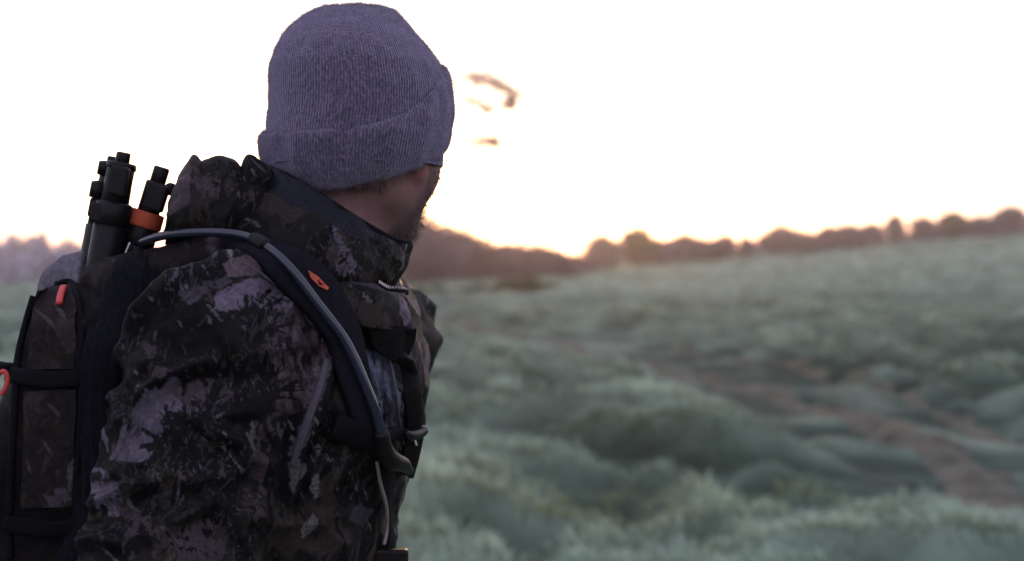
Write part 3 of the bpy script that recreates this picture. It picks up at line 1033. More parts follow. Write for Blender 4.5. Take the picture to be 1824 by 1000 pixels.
def body_sdf(X, Y, Z):
    # head
    s = ell(X, Y, Z, hp(-.008, 0, .010), (.092, .072, .090), HM)
    s = smin(s, ell(X, Y, Z, hp(.032, 0, -.058), (.060, .058, .070), HM), .035)       # face and jaw
    s = smin(s, cap(X, Y, Z, hp(-.010, .046, -.085), hp(.062, .016, -.122), .017, .016), .025)
    s = smin(s, cap(X, Y, Z, hp(-.010, -.046, -.085), hp(.062, -.016, -.122), .017, .016), .025)
    s = smin(s, ell(X, Y, Z, hp(.020, .046, -.056), (.040, .031, .040), HM), .02)
    s = smin(s, ell(X, Y, Z, hp(.020, -.046, -.056), (.040, .031, .040), HM), .02)
    s = smin(s, ell(X, Y, Z, hp(.085, 0, -.118), (.018, .020, .016), HM), .02)        # chin
    s = smin(s, cap(X, Y, Z, hp(.090, 0, -.008), hp(.112, 0, -.048), .009, .014), .012)   # nose
    s = smin(s, cap(X, Y, Z, hp(.082, -.040, .012), hp(.082, .040, .012), .012, .012), .02)   # brow
    s = smin(s, cap(X, Y, Z, hp(.095, -.016, -.080), hp(.095, .016, -.080), .008, .008), .008)   # lips
    for q in (1, -1):
        s = -smin(-s, ell(X, Y, Z, hp(.096, q * .031, -.008), (.016, .018, .012), HM), .008)  # eye sockets
        e = cap(X, Y, Z, hp(-.016, q * .074, -.012), hp(-.006, q * .072, -.066), .017, .009)      # ears with lobes
        e = np.maximum(e, np.abs((X - HC[0]) * hr[0] + (Y - HC[1]) * hr[1] - q * .076) - .009)
        s = smin(s, e, .006)
    # neck
    s = smin(s, cap(X, Y, Z, (-.185, 1.495, 1.655), (-.215, 1.50, 1.50), .058, .066), .03)
    # trunk, arms, legs
    s = smin(s, ell(X, Y, Z, (CX, CY, 1.40), (.105, .165, .17)), .06)
    s = smin(s, ell(X, Y, Z, (CX, CY, 1.12), (.10, .145, .26)), .06)
    for a, e, w, d in ((SR, ER, WR, 1), (SL, EL, WL, -1)):
        s = smin(s, cap(X, Y, Z, a, e, .055, .042), .04)
        s = smin(s, cap(X, Y, Z, e, w, .042, .026), .02)
        s = smin(s, hand(X, Y, Z, w, d), .01)
    for q, fx in ((-.095, -.235), (.095, -.255)):
        s = smin(s, cap(X, Y, Z, (CX, CY + q * .9, .93), (CX + .01, CY + q, .50), .085, .058), .05)
        s = smin(s, cap(X, Y, Z, (CX + .01, CY + q, .50), (fx, CY + q, .09), .056, .042), .03)
        s = smin(s, cap(X, Y, Z, (fx - .02, CY + q, .055), (fx + .15, CY + q, .045), .038, .030), .02)
    return s

V, Q = surface(body_sdf, axis((-.42, -.30, .012), (-.30, -.06, .0045), (-.06, .02, .012)),
               axis((1.18, 1.40, .012), (1.40, 1.64, .0045), (1.64, 1.84, .012)),
               axis((0.0, .72, .02), (.72, .98, .008), (.98, 1.5, .02), (1.5, 1.83, .0045)), 3)
N = vnormals(V, Q)
C = np.tile(np.array([.225, .115, .118]), (len(V), 1))
ear = np.exp(-((V - hp(-.006, .076, -.06)) ** 2).sum(1) / .02 ** 2)[:, None]
C = C * (1 - .8 * ear) + .8 * ear * np.array([.26, .085, .085])
rel = V - HC
ff, rr_, zz_ = rel @ hf, rel @ hr, rel[:, 2]
stub = sstep(ff, .0, .016) * sstep(-zz_, .035, .06) * sstep(zz_, -.16, -.13)
stub = stub * np.clip(.8 + .5 * noise(V, 90, 3), 0, 1)
C = C * (1 - .55 * stub[:, None]) + .55 * stub[:, None] * np.array([.035, .028, .027])
body = mesh_obj('body', V, Q, SKIN, man, True, {'print': C})

# close-cropped beard: short hairs over cheek, jaw and chin
sel = np.nonzero((ff > .004) & (zz_ < -.040) & (zz_ > -.145) & (ff < .11) & ~((ff > .088) & (np.abs(rr_) < .024) & (zz_ > -.1)))[0]
bi = rng.choice(sel, 5500)
edge_keep = rng.uniform(size=len(bi)) < sstep(ff[bi], .0, .02) * sstep(-zz_[bi], .036, .06)
bi = bi[edge_keep]
base = V[bi] + rng.normal(0, .0016, (len(bi), 3))
dirn = N[bi] * .6 + np.array([0, 0, -.8]) + rng.normal(0, .35, (len(bi), 3))
dirn /= np.linalg.norm(dirn, axis=1)[:, None]
ln = rng.uniform(.002, .0055, len(bi))[:, None]
sd_ = np.cross(dirn, rng.normal(size=(len(bi), 3)))
sd_ = sd_ / np.linalg.norm(sd_, axis=1)[:, None] * .00022
bv = np.stack([base - sd_, base + sd_, base + dirn * ln + sd_ * .3, base + dirn * ln - sd_ * .3], 1).reshape(-1, 3)
HAIR = mat('brown_hair', (.035, .024, .020), .6, .4, .3, 300)
mesh_obj('beard', bv, np.arange(len(bv)).reshape(-1, 4), HAIR, man, False)
# cropped hair at the nape, showing under the cuff
sel = np.nonzero((ff < -.03) & (zz_ < -.02) & (zz_ > -.085))[0]
bi = rng.choice(sel, 5000)
base = V[bi] + rng.normal(0, .0016, (len(bi), 3))
dirn = N[bi] * .35 + np.array([0, 0, -1.0]) + rng.normal(0, .2, (len(bi), 3))
dirn /= np.linalg.norm(dirn, axis=1)[:, None]
ln = rng.uniform(.003, .007, len(bi))[:, None]
sd_ = np.cross(dirn, rng.normal(size=(len(bi), 3)))
sd_ = sd_ / np.linalg.norm(sd_, axis=1)[:, None] * .0002
bv = np.stack([base - sd_, base + sd_, base + dirn * ln + sd_ * .3, base + dirn * ln - sd_ * .3], 1).reshape(-1, 3)
mesh_obj('hair', bv, np.arange(len(bv)).reshape(-1, 4), HAIR, man, False)
for q in (1, -1):
    bm = bmesh.new()
    bmesh.ops.create_uvsphere(bm, u_segments=16, v_segments=10, radius=.0115)
    ev = [v.co + Vector(hp(.083, q * .031, -.008)) for v in bm.verts]
    ef = [tuple(v.index for v in f.verts) for f in bm.faces]
    bm.free()
    mesh_obj('eye', ev, ef, mat('eye_white', (.6, .58, .55), .2, .5, .05), man)

# ---- beanie: knitted crown and turned-up cuff
def hat_mat():
    m, t, b = new_mat('grey_knit')
    b.inputs['Roughness'].default_value = .95
    b.inputs['Specular IOR Level'].default_value = .1
    b.inputs['Sheen Weight'].default_value = .45
    b.inputs['Sheen Roughness'].default_value = .6
    b.inputs['Sheen Tint'].default_value = (.75, .7, 1, 1)
    uvn = t.nodes.new('ShaderNodeUVMap')
    tc = t.nodes.new('ShaderNodeTexCoord')
    sep = t.nodes.new('ShaderNodeSeparateXYZ')
    t.links.new(uvn.outputs[0], sep.inputs[0])
    def math_(op, a, bb=None):
        n = t.nodes.new('ShaderNodeMath')
        n.operation = op
        for k, q in enumerate((a, bb)):
            if q is None:
                continue
            if isinstance(q, (int, float)):
                n.inputs[k].default_value = q
            else:
                t.links.new(q, n.inputs[k])
        return n.outputs[0]
    nz = t.nodes.new('ShaderNodeTexNoise')
    nz.inputs['Scale'].default_value = 420
    nz.inputs['Detail'].default_value = 4
    t.links.new(tc.outputs['Object'], nz.inputs['Vector'])
    nb = t.nodes.new('ShaderNodeTexNoise')
    nb.inputs['Scale'].default_value = 28
    t.links.new(tc.outputs['Object'], nb.inputs['Vector'])
    wob = math_('MULTIPLY', math_('SUBTRACT', nb.outputs['Fac'], .5), 7.0)
    rib = math_('SINE', math_('ADD', math_('MULTIPLY', sep.outputs['X'], 6.2832 * 190), wob))
    sti = math_('SINE', math_('MULTIPLY', sep.outputs['Y'], 6.2832 * 95))
    rib01 = math_('MULTIPLY_ADD', rib, .5)
    rib01 = math_('ADD', math_('MULTIPLY', rib, .5), .5)
    hgt = math_('ADD', math_('MULTIPLY', rib01, .7), math_('ADD', math_('MULTIPLY', sti, .15), math_('MULTIPLY', nz.outputs['Fac'], 1.5)))
    bp = t.nodes.new('ShaderNodeBump')
    bp.inputs['Strength'].default_value = .75
    bp.inputs['Distance'].default_value = .0016
    t.links.new(hgt, bp.inputs['Height'])
    t.links.new(bp.outputs[0], b.inputs['Normal'])
    # mottled yarn: flecks of darker and paler grey
    n3 = t.nodes.new('ShaderNodeTexNoise')
    n3.inputs['Scale'].default_value = 430
    n3.inputs['Detail'].default_value = 6
    n3.inputs['Roughness'].default_value = .75
    mp = t.nodes.new('ShaderNodeMapping')
    mp.inputs['Scale'].default_value = (1, 1, .45)
    t.links.new(tc.outputs['Object'], mp.inputs['Vector'])
    t.links.new(mp.outputs[0], n3.inputs['Vector'])
    r = t.nodes.new('ShaderNodeValToRGB')
    e = r.color_ramp.elements
    e[0].position, e[0].color = .36, (.026, .022, .032, 1)
    e[1].position, e[1].color = .66, (.190, .155, .225, 1)
    e.new(.5).color = (.082, .061, .104, 1)
    t.links.new(math_('ADD', n3.outputs['Fac'], math_('MULTIPLY', math_('SUBTRACT', rib01, .5), .10)), r.inputs['Fac'])
    t.links.new(r.outputs[0], b.inputs['Base Color'])
    return m
KNIT = hat_mat()
beanie = empty('beanie', hp(0, 0, 0), None, None)
attach(beanie, man)
D0 = 1.50
# crown outline in the photograph's measure: height v, left and right edge
PR = [(300, 474, 786), (250, 474, 792), (225, 477, 796), (200, 480, 797), (160, 482, 796), (120, 483, 788), (90, 493, 768), (65, 507, 748), (45, 525, 732), (30, 543, 718), (19, 562, 704), (12, 585, 686), (8.5, 612, 664), (8, 636, 642)]
pv_ = np.array(PR, float)
tt = np.linspace(0, 1, 150) ** .9
seg = np.concatenate([[0], np.cumsum(np.hypot(np.diff(pv_[:, 0]), np.diff(pv_[:, 1])))])
prof = np.stack([np.interp(tt * seg[-1], seg, pv_[:, k]) for k in range(3)], 1)
ker = np.ones(7) / 7
for k in range(3):
    pp = np.pad(prof[:, k], 3, mode='edge')
    prof[:, k] = np.convolve(pp, ker, 'valid')
nA = 420
az_ = np.linspace(0, 2 * math.pi, nA, endpoint=False)
Vh, UVh = [], []
px = D0 / F
arc = 0
for k, (v, l, r) in enumerate(prof):
    c = ((l + r) / 2 - 912) * px
    aw = (r - l) / 2 * px
    t_ = k / (len(prof) - 1)
    z = P(912, v + 5 * float(sstep(np.array(t_), .3, 1)), D0).z
    pin = sstep(np.array(t_), .55, 1.0)
    creas = 1 - .020 * pin * sum(np.exp(-((np.angle(np.exp(1j * (az_ - s0)))) / .10) ** 2) for s0 in (rad(-112), rad(-58), rad(30), rad(120), rad(190)))
    lump = 1 + .006 * np.sin(3 * az_ + 4 * t_) + .004 * np.sin(5 * az_ - 7 * t_)
    Vh.append(np.stack([c + aw * np.cos(az_) * creas * lump, D0 + aw * 1.15 * np.sin(az_) * creas * lump, np.full(nA, z) - .004 * pin * (1 - creas) / .02], 1))
    UVh.append(np.stack([az_ / (2 * math.pi), np.full(nA, t_ * 1.1)], 1))
Vh, UVh = np.concatenate(Vh), np.concatenate(UVh)
i = np.arange(len(prof) * nA).reshape(len(prof), nA)
j = np.roll(i, -1, 1)
Qh = np.stack([i[:-1], j[:-1], j[1:], i[1:]], -1).reshape(-1, 4)
nrm = vnormals(Vh, Qh)
Vh = Vh + nrm * (.0012 * noise(Vh, 60, 3) + .0022 * noise(Vh, 22, 9))[:, None]
fh = [tuple(f) for f in Qh] + [tuple(i[-1])]
mesh_obj('crown', Vh, fh, KNIT, beanie, True, None, UVh)

# cuff: az -> height of its upper and lower edge (az 0 = right of the picture, -90 = towards us)
AZ = [-180, -150, -120, -95, -70, -48, -30, -12, 10, 40, 90, 140, 180]
VT = [236, 246, 249, 246, 236, 208, 168, 124, 112, 112, 150, 205, 236]
VB = [288, 322, 345, 344, 333, 318, 304, 288, 272, 256, 248, 262, 288]
RO = [.006, .005, .004, .004, .005, .006, .007, .005, .005, .005, .005, .005, .006]
azd = np.degrees(np.angle(np.exp(1j * az_)))
def smooth_ring(a, w=17):
    k_ = np.hanning(w); k_ /= k_.sum()
    return np.convolve(np.concatenate([a[-w:], a, a[:w]]), k_, 'same')[w:-w]
vt, vb, ro = [smooth_ring(np.interp(azd, AZ, q), 33) for q in (VT, VB, RO)]
def hat_ring(v):
    l, r = np.interp(v, pv_[::-1, 0], pv_[::-1, 1]), np.interp(v, pv_[::-1, 0], pv_[::-1, 2])
    # below the ears the cuff draws in to the neck
    inw = np.clip((v - 250) / 85, 0, 1) ** 1.3
    return ((l + r) / 2 - 912) * px, ((r - l) / 2) * px * (1 - .13 * inw)
sec = [(0.0, -.2), (.03, .35), (.09, .9), (.2, 1.15), (.35, 1.25), (.5, 1.3), (.65, 1.3), (.8, 1.2), (.92, .9), (.98, .45), (1.0, -.1), (.97, -.6), (.8, -.8)]
sec = catmull([(a, b, 0) for a, b in sec], 40)[:, :2]
Vc, UVc = [], []
for s, off in sec:
    v = vt + (vb - vt) * s
    c, aw = hat_ring(v)
    rr2 = aw + off * (ro * .35 + .0020) + .001
    wv = .0012 * np.sin(az_ * 9 + s * 3) + .001 * np.sin(az_ * 17)
    Vc.append(np.stack([c + (rr2 + wv) * np.cos(az_), D0 + (rr2 * 1.15 + wv) * np.sin(az_), P(912, 500, D0).z + (500 - v) * px * math.cos(PITCH)], 1))
    UVc.append(np.stack([az_ / (2 * math.pi), np.full(nA, s * .55)], 1))
Vc, UVc = np.concatenate(Vc), np.concatenate(UVc)
i = np.arange(len(sec) * nA).reshape(len(sec), nA)
j = np.roll(i, -1, 1)
Qc = np.stack([i[:-1], i[1:], j[1:], j[:-1]], -1).reshape(-1, 4)
nrm = vnormals(Vc, Qc)
Vc = Vc + nrm * (.0012 * noise(Vc, 70, 3) + .0016 * noise(Vc, 28, 9))[:, None]
mesh_obj('cuff', Vc, Qc, KNIT, beanie, True, None, UVc)

# loose fibres standing off the wool
def fuzz(Vs, Ns, n, parent):
    k_ = rng.integers(0, len(Vs), n)
    b0, nn = Vs[k_], Ns[k_]
    d_ = nn * .7 + rng.normal(0, .6, (n, 3))
    d_ /= np.linalg.norm(d_, axis=1)[:, None]
    L = rng.uniform(.0012, .0042, n)[:, None]
    s_ = np.cross(d_, rng.normal(size=(n, 3)))
    s_ = s_ / np.linalg.norm(s_, axis=1)[:, None] * .00011
    m1 = b0 + d_ * L * .55 + rng.normal(0, .0004, (n, 3))
    m2 = b0 + d_ * L + rng.normal(0, .0008, (n, 3))
    v_ = np.stack([b0 - s_, b0 + s_, m1 + s_, m1 - s_, m2 - s_ * .4, m2 + s_ * .4], 1).reshape(-1, 3)
    q_ = np.arange(n)[:, None] * 6
    o_ = mesh_obj('wool_fuzz', v_, np.concatenate([q_ + np.array([[0, 1, 2, 3]]), q_ + np.array([[3, 2, 5, 4]])]), mat('wool_fibre', (.17, .145, .19), .9, .1, .2, 90), parent, False)
    o_['kind'] = 'stuff'
fuzz(Vh, vnormals(Vh, Qh), 26000, beanie)
fuzz(Vc, vnormals(Vc, Qc), 16000, beanie)

# ---- jacket
def finer(V, Q, pick):
    """quarter the chosen faces so that the print on them is sharp"""
    m_ = pick(V[Q].mean(1))
    A, keep = Q[m_], Q[~m_]
    E = np.sort(np.concatenate([A[:, [0, 1]], A[:, [1, 2]], A[:, [2, 3]], A[:, [3, 0]]]), 1)
    ue, inv = np.unique(E[:, 0].astype(np.int64) * len(V) + E[:, 1], return_inverse=True)
    mids = (V[ue // len(V)] + V[ue % len(V)]) / 2
    cen = V[A].mean(1)
    n0, k = len(V), len(A)
    e = inv.reshape(4, k) + n0
    c = np.arange(k) + n0 + len(ue)
    new = np.concatenate([np.stack([A[:, 0], e[0], c, e[3]], 1), np.stack([A[:, 1], e[1], c, e[0]], 1), np.stack([A[:, 2], e[2], c, e[1]], 1), np.stack([A[:, 3], e[3], c, e[2]], 1)])
    return np.concatenate([V, mids, cen]), np.concatenate([keep, new])

ZK = [.78, .85, 1.0, 1.2, 1.28, 1.34, 1.40, 1.44, 1.49, 1.53, 1.56, 1.585]
FR = [-.10, -.11, -.125, -.137, -.128, -.106, -.097, -.099, -.112, -.135, -.155, -.165]
BK = [-.41, -.41, -.40, -.39, -.39, -.39, -.39, -.385, -.375, -.35, -.31, -.29]
BW = [.205, .20, .185, .185, .19, .198, .20, .195, .172, .120, .085, .070]
def jacket_sdf(X, Y, Z):
    f, bk, w = np.interp(Z, ZK, FR), np.interp(Z, ZK, BK), np.interp(Z, ZK, BW)
    a, c = (f - bk) / 2, (f + bk) / 2
    q = (np.abs((X - c) / a) ** 2.3 + np.abs((Y - CY) / w) ** 2.3) ** (1 / 2.3)
    t_ = (q - 1) * np.minimum(a, w)
    t_ = np.maximum(t_, np.maximum(Z - 1.585, .80 - Z))
    for (s, e, w_) in ((SR, ER, WR), (SL, EL, WL)):
        arm = smin(cap(X, Y, Z, s, e, .083, .074), cap(X, Y, Z, e, w_, .072, .048), .02)
        t_ = smin(t_, arm, .028)
    t_ = smin(t_, cap(X, Y, Z, (-.25, 1.44, 1.515), SR, .045, .06), .04)
    t_ = smin(t_, cap(X, Y, Z, (-.22, 1.56, 1.515), SL, .045, .06), .04)
    return t_

V, Q = surface(jacket_sdf, axis((-.47, -.40, .006), (-.40, -.07, .0034), (-.07, -.02, .01)), axis((1.14, 1.52, .0034), (1.52, 1.88, .008)),
               axis((.76, 1.14, .012), (1.14, 1.62, .0032)), 3)

def fold(V, pts, d, w, amp):
    """a raised crease along a line on the cloth, seen square from the side"""
    L = catmull([(P(u, v, d).x, 0, P(u, v, d).z) for u, v in pts], 24)
    best = np.full(len(V), 9.0)
    tb = np.zeros(len(V))
    for k in range(len(L) - 1):
        dd, tt_ = seg_d(V[:, 0], V[:, 2], L[k, 0], L[k, 2], L[k + 1, 0], L[k + 1, 2])
        m_ = dd < best
        best[m_], tb[m_] = dd[m_], (k + tt_[m_]) / (len(L) - 1)
    e = np.sin(np.pi * np.clip(tb, 0.03, .97)) ** .6
    return amp * e * (np.exp(-(best / w) ** 2) - .45 * np.exp(-((best - 1.9 * w) / w) ** 2)) * (np.abs(V[:, 1] - d) < .13)

FOLDS = [([(200, 650), (240, 575), (300, 520), (370, 488), (430, 478)], 1.25, .010, .010),
         ([(195, 700), (215, 740), (232, 775)], 1.25, .010, .007),
         ([(245, 745), (280, 695), (340, 655), (380, 645)], 1.25, .011, .009),
         ([(170, 905), (215, 885), (262, 862), (300, 850)], 1.25, .009, .010),
         ([(150, 975), (200, 955), (250, 960)], 1.25, .010, .009),
         ([(345, 720), (375, 765), (420, 790), (460, 850)], 1.25, .010, .007),
         ([(310, 930), (350, 905), (380, 880)], 1.25, .009, .008),
         ([(380, 500), (450, 495), (500, 520), (510, 570)], 1.27, .011, .009),
         ([(430, 470), (480, 500), (530, 545), (570, 600)], 1.28, .008, .007),
         ([(575, 620), (560, 690), (535, 770), (512, 850), (500, 930)], 1.29, .010, .009),
         ([(480, 760), (470, 850), (440, 940)], 1.27, .012, .010),
         ([(610, 800), (570, 870), (545, 950)], 1.30, .012, .009),
         ([(660, 640), (690, 720), (700, 790)], 1.34, .010, .006),
         ([(390, 560), (420, 640), (430, 720)], 1.25, .013, .006)]
for _ in range(2):
    N = vnormals(V, Q)
    D = 0
    if _ == 0:
        q = np.stack([V[:, 0] * .9 + V[:, 2] * .5, V[:, 1] * .7, V[:, 2] * 1.5 - .4 * V[:, 0]], 1)
        w1 = noise(q + .05 * np.stack([noise(V, 9, 2)] * 3, 1), 11, 4)
        D = .0085 * (1 - np.abs(w1) * 2.2)
        w2 = noise(q * np.array([1.4, 1, .6]), 23, 12)
        D = D + .0042 * (1 - np.abs(w2) * 2)
        for f_ in FOLDS:
            D = D + fold(V, f_[0], f_[1], f_[2] * .6, f_[3] * 1.35)
    else:
        D = .0009 * noise(V, 70, 6)
    V = V + N * np.asarray(D)[:, None]
V, Q = finer(V, Q, lambda c: (c[:, 2] > 1.17) & (c[:, 1] < 1.52))
N = vnormals(V, Q)
jacket = mesh_obj('jacket', V, Q, CAMO, man, True, {'print': camo(V, N)})
JB = BVHTree.FromPolygons([tuple(p) for p in V], [tuple(f) for f in Q])

def on(u, v, off=0.0, tree_=None, dflt=1.4):
    """the spot on the jacket (or another surface) seen at u, v, lifted off it along its normal"""
    o = Vector((0, 0, CAM_Z))
    d = (P(u, v, 1) - o).normalized()
    hit = (tree_ or JB).ray_cast(o, d)
    if hit[0] is None:
        return P(u, v, dflt), Vector((.3, -1, 0)).normalized()
    n = hit[1] if hit[1].dot(d) < 0 else -hit[1]
    return hit[0] + n * off, n

def lay(pts, off, tree_=None, n=44, sm=11):
    """a line laid on the surface, taut over its small creases"""
    C = catmull([(u, v, 0) for u, v in pts], n)
    offs = np.interp(np.linspace(0, 1, n), np.linspace(0, 1, len(off)), off) if hasattr(off, '__len__') else [off] * n
    pn = [on(c[0], c[1], float(o_), tree_, 1.37) for c, o_ in zip(C, offs)]
    A, B = np.array([list(p) for p, _ in pn]), np.array([list(q) for _, q in pn])
    k_ = np.hanning(sm + 2)[1:-1]; k_ /= k_.sum()
    def sm_(a):
        h_ = sm // 2
        pre, post = 2 * a[:1] - a[h_:0:-1], 2 * a[-1:] - a[-2:-h_ - 2:-1]
        e_ = np.concatenate([pre, a, post])
        return np.stack([np.convolve(e_[:, q], k_, 'valid') for q in range(3)], 1)
    A, B = sm_(A), sm_(B)
    B /= np.linalg.norm(B, axis=1)[:, None]
    return [Vector(p) for p in A], [Vector(p) for p in B]

def cloth(name, rows, nu, nv, thick, parent, m=None, seed=1, figs=False, pal=1.0, wr=.0015, tint=None, wsc=30):
    V, Q, uu, vv = sheet_arrays(rows, nu, nv, thick)
    N = vnormals(V, Q)
    h = len(V) // 2
    w = wr * (1 - 2 * np.abs(noise(V[:h], wsc, seed + 3))) + wr * .6 * noise(V[:h], wsc * 2.3, seed)
    disp = N[:h] * w[:, None]
    V = V + np.concatenate([disp, disp])
    C = camo(V, N, pal, seed, figs)
    if tint is not None:
        C = tint(C, uu, vv)
    return mesh_obj(name, V, Q, m or CAMO, parent, True, {'print': C})

# trousers and boots (below the frame)
def trouser_sdf(X, Y, Z):
    s = ell(X, Y, Z, (CX, CY, .93), (.135, .18, .16))
    for q, fx in ((-.095, -.235), (.095, -.255)):
        s = smin(s, cap(X, Y, Z, (CX, CY + q, .90), (CX + .01, CY + q, .50), .105, .085), .05)
        s = smin(s, cap(X, Y, Z, (CX + .01, CY + q, .50), (fx, CY + q, .16), .083, .070), .03)
    return s
V, Q = surface(trouser_sdf, axis((-.42, -.08, .011)), axis((1.27, 1.73, .011)), axis((.05, 1.10, .012)), 2)
N = vnormals(V, Q)
V = V + N * (.006 * (1 - 2 * np.abs(noise(V * np.array([1, 1, 1.6]), 12, 3))))[:, None]
mesh_obj('trousers', V, Q, TROUSER, man)
for q, fx in ((-.095, -.235), (.095, -.255)):
    def boot_sdf(X, Y, Z):
        s = cap(X, Y, Z, (fx, CY + q, .22), (fx - .01, CY + q, .08), .058, .055)
        s = smin(s, cap(X, Y, Z, (fx - .03, CY + q, .06), (fx + .16, CY + q, .05), .050, .046), .03)
        return np.maximum(s, .0 - Z)
    V, Q = surface(boot_sdf, axis((fx - .11, fx + .24, .008)), axis((CY + q - .09, CY + q + .09, .008)), axis((-.02, .30, .008)), 2)
    mesh_obj('boot', V, Q, LEATHER, man)

# collar: a tall stand-up band, open at the front
def R3(*p):
    return [P(*q) for q in p]
top = R3((731, 437, 1.425), (690, 424, 1.392), (625, 386, 1.375), (563, 345, 1.375), (512, 316, 1.392), (472, 299, 1.43), (445, 297, 1.52), (490, 315, 1.615), (585, 350, 1.645), (690, 425, 1.60))
hi = R3((727, 455, 1.422), (682, 442, 1.382), (616, 405, 1.362), (550, 366, 1.362), (496, 336, 1.378), (452, 318, 1.42), (418, 318, 1.52), (470, 330, 1.63), (575, 370, 1.66), (688, 445, 1.61))
mid = R3((721, 474, 1.420), (670, 470, 1.372), (604, 440, 1.352), (530, 404, 1.350), (468, 376, 1.365), (420, 360, 1.41), (385, 360, 1.52), (450, 370, 1.64), (565, 400, 1.67), (685, 465, 1.62))
low = R3((710, 490, 1.418), (655, 496, 1.366), (590, 482, 1.348), (512, 450, 1.345), (440, 420, 1.357), (390, 402, 1.40), (355, 400, 1.52), (430, 410, 1.65), (555, 440, 1.68), (680, 485, 1.63))
bot = R3((698, 508, 1.42), (645, 516, 1.372), (585, 506, 1.355), (505, 478, 1.352), (425, 462, 1.365), (372, 440, 1.41), (340, 430, 1.52), (420, 440, 1.65), (548, 475, 1.68), (676, 505, 1.63))
def collar_tint(C, uu, vv):
    C = C * .75
    m_ = (vv < .34) & (uu > .16)
    C[m_] = np.array([.009, .010, .016])
    m_ = (np.abs(uu - .028) < .003) & (vv < .8)
    C[m_] = np.array([.09, .085, .09])
    return C
collar = cloth('collar', [top, hi, mid, low, bot], 230, 60, .005, jacket, seed=2, tint=collar_tint, wr=.0022)
# bound edge of the collar
tube('piping', [p + Vector((0, 0, .0015)) for p in top[:6]], [.0028], WEB, collar, 60, 8)

# hood, rolled down behind the neck
hu = [304, 318, 332, 345, 357, 370, 392, 413, 425, 433, 443, 458, 480]
hv = [378, 325, 294, 280, 298, 290, 285, 291, 304, 306, 281, 291, 303]
rows = [R3(*[(298 + (k / 12) * 190, 432 + 12 * math.sin(k), 1.385) for k in range(13)]),
        R3(*[(299 + (k / 12) * 185, 400 + 7 * math.sin(k * 1.3), 1.352 + .02 * (k / 12)) for k in range(13)]),
        R3(*[(u * .75 + .25 * (300 + k * 15), v * .45 + .55 * 385, 1.352 + .022 * (k / 12)) for k, (u, v) in enumerate(zip(hu, hv))]),
        R3(*[(u, v + 12, 1.375) for u, v in zip(hu, hv)]),
        R3(*[(u, v, 1.395) for u, v in zip(hu, hv)]),
        R3(*[(u + 4, v + 14, 1.42) for u, v in zip(hu, hv)]),
        R3(*[(u + 6, v * .5 + .5 * 320, 1.50) for u, v in zip(hu, hv)]),
        R3(*[(u + 14, v * .3 + .7 * 345, 1.60) for u, v in zip(hu, hv)]),
        R3(*[(330 + k * 14, 430, 1.64) for k in range(13)])]
def hood_tint(C, uu, vv):
    C = C * .8
    m_ = (uu < .22) & (vv < .62) & (vv > .2)
    C[m_] = C[m_] * .5 + .5 * MAUVE * 1.1
    return C
hood = cloth('hood', rows, 150, 110, .004, jacket, seed=4, tint=hood_tint, wr=.0025)

# front opening: turned-out placket with its zip, storm flap and snaps
def S(u, v, off, extra=0.0):
    p, n = on(u, v, off)
    return p + Vector((0, -extra, 0))
rows = [[S(u, v, .012) for u, v in ((596, 505), (640, 516), (676, 520), (700, 520))],
        [S(u, v, o_) for (u, v), o_ in zip(((600, 525), (645, 542), (690, 548)), (.014, .02, .018))] + [P(708, 560, 1.385)],
        [S(u, v, o_) for (u, v), o_ in zip(((603, 555), (648, 566), (698, 568)), (.012, .018, .016))] + [P(726, 574, 1.392)],
        [S(u, v, o_) for (u, v), o_ in zip(((606, 580), (650, 584), (700, 586)), (.010, .016, .018))] + [P(738, 584, 1.395)]]
def plk(C, uu, vv):
    C[(np.abs(uu - .52) < .012)] = BLACK
    m_ = in_poly(uu, vv, [(.58, .45), (.8, .42), (.78, .85), (.6, .95)])
    C[m_] = GREY * .75
    m_ = in_poly(uu, vv, [(.15, .5), (.4, .45), (.42, .9), (.2, .85)])
    C[m_] = BROWN * .9
    m_ = vv < .30
    C[m_] = C[m_] * .5 + .5 * GREY * .7
    return C
placket = cloth('placket', rows, 70, 40, .004, jacket, seed=6, tint=plk, wr=.001)
zl = catmull([S(646, 540, .027), S(665, 546, .028), S(682, 548, .028), S(697, 550, .027)], 18)
zipper = tube('zipper_tape', [Vector(p) - Vector((0, 0, .002)) for p in zl[::4]], [.0022], WEB, placket, 20, 6)
tooth_V, tooth_F = box_arrays((0, 0, 0), (.0006, .0010, .0014))
tooth_me = None
for p in zl:
    if tooth_me is None:
        o = mesh_obj('zipper_tooth', tooth_V, tooth_F, METAL, None, False)
        tooth_me = o.data
    else:
        o = bpy.data.objects.new('zipper_tooth', tooth_me)
        COL.objects.link(o)
    o.location = Vector(p) + Vector((0, -.002, 0))
    attach(o, placket)
# dark curled underside below the placket
rows = [[S(u, v, o_) for (u, v), o_ in zip(((640, 583), (690, 586)), (.012, .018))] + [P(720, 588, 1.388), P(739, 585, 1.397)],
        [S(u, v, o_) for (u, v), o_ in zip(((650, 602), (692, 612)), (.008, .012))] + [P(720, 612, 1.392), P(737, 604, 1.400)],
        [S(u, v, o_) for (u, v), o_ in zip(((662, 622), (694, 640)), (.004, .006))] + [P(714, 642, 1.398), P(726, 630, 1.405)]]
cloth('storm_flap', rows, 50, 24, .004, jacket, BLACKC, wr=.001)
rows = []
for (a, b, c) in (((704, 632), (714, 636), (722, 640)), ((712, 668), (722, 668), (730, 670)), ((716, 705), (728, 705), (738, 708)), ((720, 745), (731, 748), (741, 752)), ((716, 790), (726, 795), (733, 798)), ((705, 840), (712, 845), (718, 850))):
    rows.append([S(*a, .004), S(*b, .012), S(*c, .009)])
cloth('storm_flap', rows, 18, 70, .004, jacket, BLACKC, wr=.0012)
